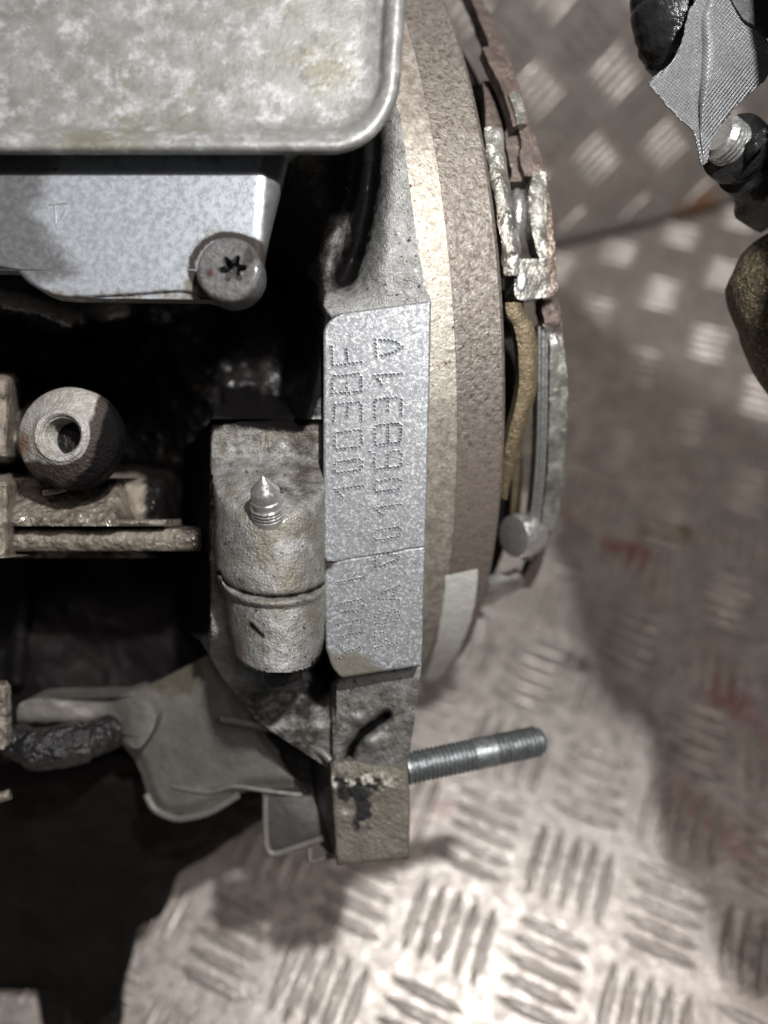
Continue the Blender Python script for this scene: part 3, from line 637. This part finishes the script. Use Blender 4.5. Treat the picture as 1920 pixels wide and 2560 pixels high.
relief('oily_ledge', BX, BY, BZ, M['oily'], ENG, 20, {'grime': .22 + .5 * sm(250, 380, BX) + .25 * np.exp(-((BY - 1305) / 10) ** 2), 'sludge_shade': .8 * np.exp(-line_d(BX, BY, [(115, 1232), (230, 1210), (330, 1195)]) ** 2 / 500) + .9 * sm(330, 410, BX), 'rust': .1 + 0 * BX})
def rail(name, x0, x1, y0, y1, yslope, z, mt, thick, attrs=None, bulge=1.5):
    xs = np.linspace(x0, x1, 130); vv = np.linspace(0, 1, 16)
    XX = np.repeat(xs[None], 16, 0); YY = lerp(y0, y1, vv)[:, None] + (XX - x0) * yslope
    ZZ = z + bulge * (2 * vv[:, None] - 1) ** 2 + .35 * fbm(XX, YY, 26)
    rr = np.clip((XX - x1 + 22) / 22, 0, 1); ZZ = ZZ + 3 * rr ** 3
    return relief(name, XX, YY, ZZ, mt, ENG, thick, {k: f(XX, YY) for k, f in (attrs or {}).items()})
rail('gasket_strip', -160, 420, 1296, 1312, .006, 178, M['oily'], 12, {'grime': lambda x, y: .25 + 0 * x}, .8)
rail('sump_rail', -160, 500, 1322, 1378, .0, 181, M['oily'], 26, {'grime': lambda x, y: .05 + .75 * sm(420, 500, x) + .3 * sm(1366, 1380, y) + .25 * sm(1330, 1322, y), 'rust': lambda x, y: .2 * sm(300, 150, x)})
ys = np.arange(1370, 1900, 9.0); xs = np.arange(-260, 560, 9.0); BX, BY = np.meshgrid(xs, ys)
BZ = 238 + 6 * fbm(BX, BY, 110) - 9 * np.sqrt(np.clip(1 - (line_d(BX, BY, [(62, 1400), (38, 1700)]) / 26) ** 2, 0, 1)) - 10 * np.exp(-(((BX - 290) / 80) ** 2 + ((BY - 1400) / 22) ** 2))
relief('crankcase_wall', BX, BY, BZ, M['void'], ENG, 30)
FLOOR_SHADE = smooth_pts([(-260, 1830), (250, 1880), (430, 1925), (580, 1940), (672, 1950), (690, 2018), (622, 2072), (566, 2108), (522, 2142), (446, 2186), (420, 2252), (402, 2290), (346, 2322), (324, 2400), (300, 2490), (288, 2600), (200, 2660), (120, 2600), (92, 2480), (70, 2400), (-260, 2445)], 5, True)
poly_relief('floor_shade_sheet', FLOOR_SHADE, lambda x, y: ip(y, [1830, 1960, 2100, 2300, 2500, 2660], [226, 231, 246, 267, 277, 270]) - 3 * np.clip(-sdf(x, y, FLOOR_SHADE[::3]) / 90, 0, 1) ** .5 + 2.2 * fbm(x, y, 70), M['floor_shade_black'], ENG, 5, 7)  # added near-black sheet standing in for shade on the floor
# glossy black hose and grubby elbow under the crankcase
M['oilyblack'] = mat('oil_soaked_rubber', (.010, .010, .011), (.018, .017, .017), 300, 0, .2, bump=.0016, bump_s=420, gk=-.5, spec=.8, rvar=.08)
tube('oil_hose', [C(*q) for q in smooth_pts([(40, 1850, 200), (90, 1872, 197), (150, 1866, 197), (220, 1850, 200), (285, 1826, 208)], 6)], [4.6] * 6 + [5.4] * 6 + [5.6] * 6 + [4.8] * 7, M['oilyblack'], ENG, 20)
poly_relief('casting_arm', smooth_pts([(46, 1764), (90, 1746), (150, 1746), (205, 1768), (250, 1768), (330, 1730), (390, 1790), (350, 1870), (300, 1852), (255, 1838), (180, 1832), (110, 1840), (52, 1830)], 5, True), lambda x, y: 199.5 + 3 * sm(120, 250, x) * sm(330, 260, x) + 5 * sm(390, 250, x) + 6 * sm(1790, 1845, y) * sm(320, 260, x) + .5 * fbm(x, y, 45), M['web'], ENG, 12, 4, {'grime': lambda x, y: .2 + .5 * sm(1780, 1840, y) * sm(330, 260, x), 'sludge_shade': lambda x, y: 1.1 * sm(1788, 1818, y + 8 * fbm(x, y, 40)) * sm(310, 250, x)})
poly_relief('side_casting', np.array([(-160, 1708), (2, 1708), (12, 1722), (16, 1860), (8, 1874), (-160, 1880)], float), lambda x, y: 190 + 1.0 * fbm(x, y, 18), M['oily'], ENG, 3, 3.5, {'grime': lambda x, y: -.1 + .3 * sm(1840, 1870, y)})
tube('side_casting_lip', [C(-120, 2010, 186), C(-20, 2000, 186), C(26, 1985, 187)], 1.3, M['oily'], ENG, 10)
# big threaded boss on the left
bd = np.array([.02, .035, 1.0])
def boss():
    c = C(150, 1088, 166.5); n = 64
    prof = [(11.6, 8), (11.4, 4.6), (11.0, 3.9), (10.2, 3.3), (8.2, 2.1), (6.6, 1.1), (5.9, .6), (5.6, .1), (5.2, 0), (4.75, .05), (4.45, .5)]
    s = .8
    while s < 15: prof += [(4.3, s), (4.3, s + .12), (3.95, s + .5), (3.95, s + .62)]; s += 1.0
    prof += [(3.9, 15.5), (.05, 15.6)]
    d, uu, ww = frame_of(bd); t = np.linspace(0, 2 * math.pi, n, endpoint=False)
    V = np.concatenate([c + d * s_ + r_ * (np.outer(np.cos(t), uu) + np.outer(np.sin(t), ww)) for r_, s_ in prof])
    fs = [(k * n + i, k * n + (i + 1) % n, (k + 1) * n + (i + 1) % n, (k + 1) * n + i) for k in range(len(prof) - 1) for i in range(n)]
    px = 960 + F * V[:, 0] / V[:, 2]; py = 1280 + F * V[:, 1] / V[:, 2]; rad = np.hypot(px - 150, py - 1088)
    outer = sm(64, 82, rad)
    sl = outer * (1.1 * sm(222, 272, px + (py - 1088) * .3) + .6 * sm(1165, 1205, py)) + 1.2 * (np.repeat(np.arange(len(prof)), n) >= len(prof) - 22)  # outer ring darker towards the right and bottom
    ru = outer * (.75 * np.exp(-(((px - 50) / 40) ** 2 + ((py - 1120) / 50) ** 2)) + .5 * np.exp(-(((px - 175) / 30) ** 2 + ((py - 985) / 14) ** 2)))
    return obj('threaded_boss', W(V), fs, M['cast'], ENG, True, {'sludge_shade': sl, 'rust': ru, 'dark': outer * np.maximum(sm(190, 232, px + (py - 1088) * .35), sm(1130, 1160, py + (px - 150) * .1)), 'grime': .05 + .1 * outer}, sharp=28)
boss()
tube('boss_weld', [C(*q) for q in smooth_pts([(110, 1232, 176), (150, 1225, 175), (200, 1205, 175), (232, 1192, 176)], 5)], .7, M['oily'], ENG, 8)

# ------------------------------------------------------------------ flywheel and clutch
FC = np.array([-1.136, -63.51, 295.18]); E1 = np.array([0.20989805, -0.02509644, -0.97740113]); E2 = np.array([0.11871934, 0.99292785, 0.0])
FLY = tag(empty('flywheel', W(FC)), 'rust speckled flywheel with clutch bolted to its face, beside the stamped pad', 'flywheel')
def cp(r, s, ph):
    ph = np.asarray(ph, float); return FC + FA * s + r * (np.cos(ph)[..., None] * E1 + np.sin(ph)[..., None] * E2)
def sector(name, prof, p0, p1, mt, parent, n=120, attrs=None, sharp=40, wob=0.0):
    """closed (radius, along) profile swept round the crank axis between two angles"""
    ph = np.linspace(p0, p1, n); m = len(prof)
    w = [wob * fbm(ph * 40, ph * 0 + 3.1 * i, 1.0) for i in range(m)]
    V = np.stack([cp(1.0, 0, ph) * 0 + (FC + FA * s + (r + (w[i]))[:, None] * (np.cos(ph)[:, None] * E1 + np.sin(ph)[:, None] * E2)) if False else
                  FC + FA * (s + .6 * w[i])[:, None] + (r + w[i])[:, None] * (np.cos(ph)[:, None] * E1 + np.sin(ph)[:, None] * E2) for i, (r, s) in enumerate(prof)], 1)
    V = V.reshape(-1, 3)
    fs = [(k * m + i, k * m + (i + 1) % m, (k + 1) * m + (i + 1) % m, (k + 1) * m + i) for k in range(n - 1) for i in range(m)]
    full = abs(p1 - p0) > 6.28
    if not full: fs += [list(range(m)), list(range(n * m - 1, (n - 1) * m - 1, -1))]
    at = {}
    for q, f in (attrs or {}).items(): at[q] = np.array([f(a, i) for a in ph for i in range(m)])
    return obj(name, W(V), fs, mt, parent, True, at, sharp=sharp)
def ph_at(py, r, s):
    ph = np.linspace(-1.6, 1.6, 1601); q = cp(r, s, ph); y = 1280 + F * q[:, 1] / q[:, 2]
    return float(np.interp(py, y, ph))
def rust_amt(a, i): return float(.05 + .75 * sm(-.25, -1.0, a) + .75 * sm(.15, .5, a))
PA = [ph_at(640, 125, -15), ph_at(830, 125, -15), ph_at(1060, 125, -15)]
BODY = sector('flywheel_rim', [(70, -20), (100, -20), (100, -12.2), (125, -12), (125, -1.0), (124.2, 0), (112, .2), (112, -1), (70, -1)], -2.6, 2.6, M['rust'], FLY, 400, {'grime': rust_amt}, sharp=20)
sector('chamfer_band', [(104, -22), (122.5, -21.6), (124.93, -19.5), (124.93, -12.05), (104, -12.05)], -2.6, 2.6, M['rim_steel'], FLY, 400,
       {'grime': lambda a, i: float(-.2 + .95 * sm(PA[1], PA[2], a) + 1.0 * sm(PA[0] + .05, PA[0] - .3, a))}, sharp=20)
def hit(px, py, r):
    """nearest point on the cylinder of radius r about the crank axis seen at a photo point"""
    px, py = np.broadcast_arrays(np.asarray(px, float), np.asarray(py, float))
    d = np.stack([(px - 960) / F, (py - 1280) / F, np.ones_like(px)], -1)
    dp = d - (d @ FA)[..., None] * FA; o = -FC + (FC @ FA) * FA
    a = (dp * dp).sum(-1); b = (dp * o).sum(-1); c = o @ o - r * r; D = np.clip(b * b - a * c, 0, None)
    return d * ((-b - np.sqrt(D)) / a)[..., None]
def patch(name, rows, r, thick, mt, parent, nu=16, nsub=6, bulge=0.0, attrs=None, wob=0.0, edge=0.0):
    """curved strip on that cylinder; rows of (x_left, y_left, x_right, y_right) in the photo; thickness runs towards the axis"""
    rows = smooth_pts(rows, nsub); u = np.linspace(0, 1, nu)
    X = rows[:, :1] + (rows[:, 2:3] - rows[:, :1]) * u; Y = rows[:, 1:2] + (rows[:, 3:4] - rows[:, 1:2]) * u
    rw = (edge * 2.2 * np.stack([fbm(rows[:, 1], 0 * rows[:, 1] + px0, 18) for px0 in (rows[0, 0], rows[0, 2] + 31)], 1)) if edge else np.zeros((len(rows), 2))
    X = X + rw[:, :1] * (1 - u) + rw[:, 1:] * u
    Q = hit(X, Y, r); q2 = Q - FC; ax = (q2 @ FA)[..., None] * FA; rad = q2 - ax; rad /= np.linalg.norm(rad, axis=-1)[..., None]
    Q = Q + rad * (bulge * (1 - (2 * u - 1) ** 2) + wob * fbm(X, Y, 26))[..., None]
    nrw, ncw = X.shape; top = Q.reshape(-1, 3); low = (Q - rad * thick).reshape(-1, 3); n0 = len(top)
    f = grid_faces(nrw, ncw).tolist() + [q[::-1] for q in grid_faces(nrw, ncw, n0).tolist()]
    b = np.concatenate([np.arange(ncw), np.arange(1, nrw) * ncw + ncw - 1, (nrw - 1) * ncw + np.arange(ncw - 2, -1, -1), np.arange(nrw - 2, 0, -1) * ncw])
    m = len(b); f += [(b[k], b[(k + 1) % m], n0 + b[(k + 1) % m], n0 + b[k]) for k in range(m)]
    at = {k_: np.concatenate([f_(X, Y).ravel()] * 2) for k_, f_ in (attrs or {}).items()}
    return obj(name, W(np.concatenate([top, low])), f, mt, parent, True, at, sharp=50)
patch('paint_mark', [(1114, 1442, 1193, 1424), (1112, 1470, 1191, 1470), (1104, 1540, 1180, 1540), (1090, 1610, 1150, 1620), (1072, 1670, 1120, 1670), (1058, 1700, 1085, 1700)], 125.15, .5, M['paint'], FLY, 14, 8, edge=1.2)
CL = sector('clutch_cover', [(60, 1.5), (104, 1.5), (104, 14), (60, 14)], -1.7, 1.5, M['void'], FLY, 120)
tag(CL)
# outer pressing of the cover, rusty above, ragged and pale below
def strip(name, rows, r, th, mt, **k): return patch(name, rows, r, th, mt, CL, **k)
strip('cover_rim', [(1150, -60, 1172, -60), (1180, 0, 1205, 0), (1212, 80, 1246, 80), (1250, 180, 1286, 180), (1288, 290, 1318, 290), (1305, 360, 1334, 360), (1300, 400, 1350, 400), (1312, 440, 1358, 440)], 117, 4, M['brownc'], wob=.5, edge=1.5)
strip('cover_rim', [(1205, 120, 1240, 110), (1235, 180, 1275, 170), (1262, 240, 1300, 225), (1276, 290, 1312, 280), (1282, 318, 1318, 310)], 118.5, 3, M['brownc'], wob=.5, edge=1)
strip('cover_tab', [(1270, 236, 1296, 226), (1282, 266, 1308, 258), (1290, 296, 1315, 290), (1292, 312, 1312, 308)], 119.3, 2, M['pale'], wob=.6, edge=.8)  # pale patch put in as a highlight on the rim
strip('cover_rim', [(1335, 430, 1366, 430), (1322, 480, 1372, 480), (1325, 540, 1380, 540), (1335, 600, 1386, 600), (1350, 650, 1390, 650)], 117, 4, M['pale'], wob=.4, edge=1.2, attrs={'rust': lambda x, y: 1.2 * sm(1358, 1375, x)})
strip('cover_wall', [(1262, 330, 1335, 330), (1268, 380, 1350, 380), (1280, 430, 1360, 430), (1272, 455, 1352, 450)], 115, 4, M['brownc'], wob=.4)
strip('release_strap', [(1212, 320, 1255, 320), (1216, 380, 1262, 380), (1226, 440, 1272, 440), (1240, 520, 1284, 520), (1252, 600, 1298, 600), (1258, 660, 1300, 660), (1262, 690, 1296, 690)], 121, 3, M['pale'], wob=.8, edge=2.0, bulge=.6, attrs={'rust': lambda x, y: .6 * sm(1240, 1225, x - (y - 440) * .2)})
strip('release_strap', [(1205, 200, 1235, 200), (1212, 250, 1258, 250), (1214, 300, 1268, 300), (1214, 350, 1262, 350)], 113, 3, M['brownc'], wob=.6)
pc = hit(1298, 522, 116)
def dome(name, c, r, mt, parent, sq=(1, 1, 1)):
    n, m = 28, 16; V = []; 
    for i in range(m + 1):
        a = math.pi * i / m
        for j in range(n): t = 2 * math.pi * j / n; V.append(c + r * np.array([sq[0] * math.sin(a) * math.cos(t), sq[1] * math.cos(a), sq[2] * math.sin(a) * math.sin(t)]))
    fs = [(i * n + j, i * n + (j + 1) % n, (i + 1) * n + (j + 1) % n, (i + 1) * n + j) for i in range(m) for j in range(n)]
    return obj(name, W(np.array(V)), fs, mt, parent)
dome('rivet_head', pc + np.array([0, 0, 4.0]), 4.2, M['steel'], CL, (.62, 1.55, .9))
strip('cover_tab', [(1292, 648, 1384, 646), (1288, 670, 1390, 665), (1286, 700, 1392, 700), (1287, 735, 1393, 728), (1296, 748, 1375, 742), (1318, 752, 1345, 744)], 120, 6, M['pale'], wob=.3, attrs={'rust': lambda x, y: .7 * sm(1345, 1375, x)})
dome('tab_hole', hit(1302, 698, 120) + np.array([0, 0, .3]), 1.9, M['stud'], CL, (.8, 1.6, .25))
strip('cover_edge', [(1350, 750, 1396, 745), (1358, 790, 1402, 790), (1364, 830, 1408, 830), (1375, 870, 1410, 870)], 116, 4, M['brownc'], wob=.8, edge=1.5)
strip('spring_strap', [(1263, 757, 1302, 757), (1268, 790, 1318, 790), (1284, 815, 1332, 812), (1294, 860, 1343, 850), (1298, 920, 1346, 910), (1297, 970, 1342, 970), (1288, 1020, 1330, 1020), (1276, 1065, 1313, 1075), (1264, 1120, 1296, 1130), (1256, 1180, 1280, 1190), (1250, 1240, 1268, 1250)], 119, 2.5, M['bronze'], bulge=.8, nu=10)
strip('spring_strap', [(1282, 1080, 1304, 1080), (1282, 1150, 1306, 1150), (1280, 1230, 1304, 1230), (1276, 1300, 1300, 1300)], 108, 3, M['bronze'])
for k in range(3):
    o = k * 9
    strip('friction_plate', [(1345 + o, 815 + o, 1352 + o, 815 + o), (1345 + o, 900, 1352 + o, 900), (1344 + o, 1000, 1351 + o, 1000), (1342 + o, 1100, 1349 + o, 1100), (1336 + o, 1200, 1343 + o, 1200), (1326 + o, 1290, 1333 + o, 1290), (1314 + o, 1370, 1320 + o, 1370), (1306 + o, 1400, 1311 + o, 1400)], 117.5 - .9 * (k == 1), 3, M['steel'], nu=6, bulge=.3)
strip('cover_edge', [(1356, 810, 1394, 825), (1372, 850, 1408, 860), (1373, 900, 1414, 900), (1374, 970, 1418, 960), (1373, 1050, 1417, 1050), (1370, 1120, 1414, 1120), (1368, 1180, 1408, 1180), (1362, 1240, 1402, 1240), (1354, 1290, 1394, 1300), (1350, 1320, 1386, 1330)], 117, 4, M['pale'], wob=.8, edge=1.6)
strip('cover_edge', [(1350, 1296, 1378, 1300), (1345, 1330, 1376, 1330), (1334, 1380, 1362, 1380), (1318, 1430, 1348, 1430), (1300, 1470, 1325, 1470)], 115, 3, M['brownc'], wob=.3)
pcy = hit(1288, 1341, 117)
lathe('spacer_pin', pcy + FA * 4.2 + np.array([0, 0, 3]), -FA - np.array([0, 0, .42]), [(5.0, -3), (5.9, -1), (6.1, 1), (6.0, 4.5), (5.7, 5.3), (5.4, 5.4), (.1, 5.2)], M['steel'], CL, 40)
strip('cover_ear', [(1222, 1462, 1300, 1440), (1214, 1478, 1312, 1452), (1206, 1496, 1300, 1470), (1200, 1512, 1262, 1492), (1196, 1520, 1232, 1512)], 117, 3, M['pale'], wob=.6)
strip('cover_ear', [(1192, 1550, 1214, 1548), (1184, 1580, 1212, 1580), (1176, 1615, 1200, 1610)], 116, 3, M['steel'], wob=.5)

# ------------------------------------------------------------------ taped hose, top right
HO = tag(empty('taped_hose', P(1700, 60, 172)), 'black ribbed hose with torn silver cloth tape and ribbed metal fitting at top right', 'hose')
hp = smooth_pts([(1700, -420, 168), (1694, -200, 170), (1688, -60, 171), (1686, 20, 172), (1694, 90, 173), (1708, 150, 175), (1722, 185, 177)], 14)
hr = np.interp(np.linspace(0, 1, len(hp)), [0, .5, .7, .85, .95, 1], [9.6, 9.4, 8.6, 7.0, 4.6, 3.2]); hr = hr + .16 * np.sin(np.linspace(0, 75, len(hp))) + rng.normal(0, .08, len(hp))
tube('hose', [C(*q) for q in hp], hr, M['black'], HO, 28)
RW = [((1748, -330), (1790, -330), (1850, -330)), ((1744, -40), (1768, -40), (1846, -40)), ((1722, 28), (1737, 40), (1886, 50)), ((1706, 96), (1729, 110), (1938, 140)), ((1678, 155), (1731, 165), (1914, 197)), ((1624, 204), (1733, 215), (1866, 240)), ((1648, 240), (1736, 262), (1830, 276)),
      ((1692, 289), (1741, 302), (1803, 313)), ((1732, 328), (1747, 342), (1779, 352)), ((1747, 380), (1756, 388), (1773, 381)), ((1753, 411), (1758, 412), (1768, 405))]
RW = smooth_pts([np.array(a).ravel() for a in RW], 8); nu = 33; TX = []; TY = []; TZ = []; TWv = []
for i, r in enumerate(RW):
    l, c_, g = r[0:2], r[2:4], r[4:6]; jl = rng.normal(0, 1.2, 2); jg = rng.normal(0, .8, 2)
    for k in range(nu):
        t = k / (nu - 1); q = lerp(l + jl, c_, t / .35) if t < .35 else lerp(c_, g + jg, (t - .35) / .65)
        TX.append(q[0]); TY.append(q[1])
        wdt = max(8, g[0] - l[0]) / 240
        TZ.append(159 + 3.6 * wdt * t / .35 if t < .35 else (159 + wdt * (3.6 - 5.6 * float(sm(.35, .50, t))) if t < .5 else 159 + wdt * (-2 + 9 * (t - .5) ** 1.3)))
        TWv.append(0.15 + .85 * (1 - math.exp(-((t - .43) / .085) ** 4)))
TX = np.array(TX).reshape(-1, nu); TY = np.array(TY).reshape(-1, nu); TZ = np.array(TZ).reshape(-1, nu) + .25 * fbm(TX, TY, 40)
TP = relief('cloth_tape', TX, TY, TZ, M['tape'], HO, .35, {'weave': np.array(TWv).reshape(-1, nu)}, uv=True)
# UVs turned so that the threads run down to the right
ul = TP.data.uv_layers[0].data; a_ = np.empty(len(ul) * 2, np.float32); ul.foreach_get('uv', a_); a_ = a_.reshape(-1, 2)
ca, sa_ = math.cos(R(38)), math.sin(R(38)); ul.foreach_set('uv', np.stack([a_[:, 0] * ca + a_[:, 1] * sa_, -a_[:, 0] * sa_ + a_[:, 1] * ca], 1).ravel())
M['tapeback'] = mat('tape_underside', (.035, .036, .04), (.05, .05, .055), 200, .1, .5, gk=-.9)
prism('tape_fold', smooth_pts([(1818, -60), (1990, -60), (1990, 60), (1950, 105), (1925, 92), (1890, 66), (1850, 38)], 4, True), 158.5, .8, M['tapeback'], HO, 2, .3)
fa = np.array([.80, .18, .55]); fa /= np.linalg.norm(fa); fc = C(1797, 338, 164)
pf = [(.1, -1.0), (3.6, -.9)]
for k in range(5): pf += [(4.3, .3 + k * 1.15), (4.75, .55 + k * 1.15), (4.75, .95 + k * 1.15), (4.3, 1.2 + k * 1.15)]
FIT = lathe('fitting', fc + fa * 3.2, fa, [(6.0, 1.2), (6.9, 1.6), (7.1, 2.4), (7.1, 4.8), (6.3, 5.4), (6.2, 7.6), (7.6, 8.4), (7.8, 13), (7.0, 14), (6.6, 22), (7.4, 34), (7.4, 60)], M['black'], HO, 40)
lathe('ribbed_insert', fc, fa, pf + [(3.9, 6.4), (3.9, 9)], M['steel'], FIT, 40)
for dy, w in ((0, 2.0), (5, 1.6)):
    prism('clip_tab', [(1885, 338 + dy * 4), (1912, 318 + dy * 4), (1922, 330 + dy * 4), (1890, 362 + dy * 4)], 157 + w * .5, 4, M['black'], FIT, 2, .5)
prism('connector_block', smooth_pts([(1880, 395), (1960, 380), (1990, 520), (1922, 494), (1906, 470), (1908, 440)], 4, True), 170, 14, M['black'], HO, 6, 1.5)

# ------------------------------------------------------------------ dark bronze casting at the right edge
def casting():
    path = smooth_pts([(2000, 610, 182), (1985, 690, 180), (1988, 760, 180), (2030, 880, 182), (2140, 1010, 184), (2230, 1250, 180), (2260, 1500, 176), (2280, 1800, 172)], 18)
    n = 72; m = len(path); rad = np.interp(np.linspace(0, 1, m), [0, .1, .2, .32, .45, .6, .8, 1], [6.5, 12.6, 14.6, 13.2, 13, 16, 18, 18]); pts = np.array([C(*q) for q in path]); tg = np.gradient(pts, axis=0); tg /= np.linalg.norm(tg, axis=1)[:, None]
    t = np.linspace(0, 2 * math.pi, n, endpoint=False); V = []
    for i in range(m):
        u = np.cross(tg[i], [0, 0, 1.]); u /= np.linalg.norm(u); w = np.cross(tg[i], u)
        rr = rad[i] * (1 + .018 * fbm(t * 3 + i * .3, t * 0 + i * .25, 1.0))
        V.append(pts[i] + rr[:, None] * (np.outer(np.cos(t), u) + np.outer(np.sin(t), w)))
    V = np.concatenate(V); fs = [(k * n + i, (k + 1) * n + i, (k + 1) * n + (i + 1) % n, k * n + (i + 1) % n) for k in range(m - 1) for i in range(n)]
    fs += [list(range(n)), list(range(m * n - 1, (m - 1) * n - 1, -1))]
    return obj('elbow', W(V), fs, M['darkcast'], CAST, True)
CAST = tag(empty('metal_casting', P(2000, 900, 182)), 'dark bronze rough cast metal elbow entering at the right edge', 'casting')
casting()
# unseen sheet added beyond the frame, outlined to shadow the floor
poly_relief('shadow_sheet', np.array([(2070, -700), (2085, -162), (2190, 250), (2190, 600), (2243, 922), (2416, 1080), (2453, 1313), (2483, 1691), (2560, 2084), (3300, 2200), (3300, 0), (2962, -232), (2698, -427), (2508, -662), (2312, -883)], float),
            lambda x, y: 130 + 1.5 * fbm(x, y, 160), M['brownc'], CAST, 4, 25)
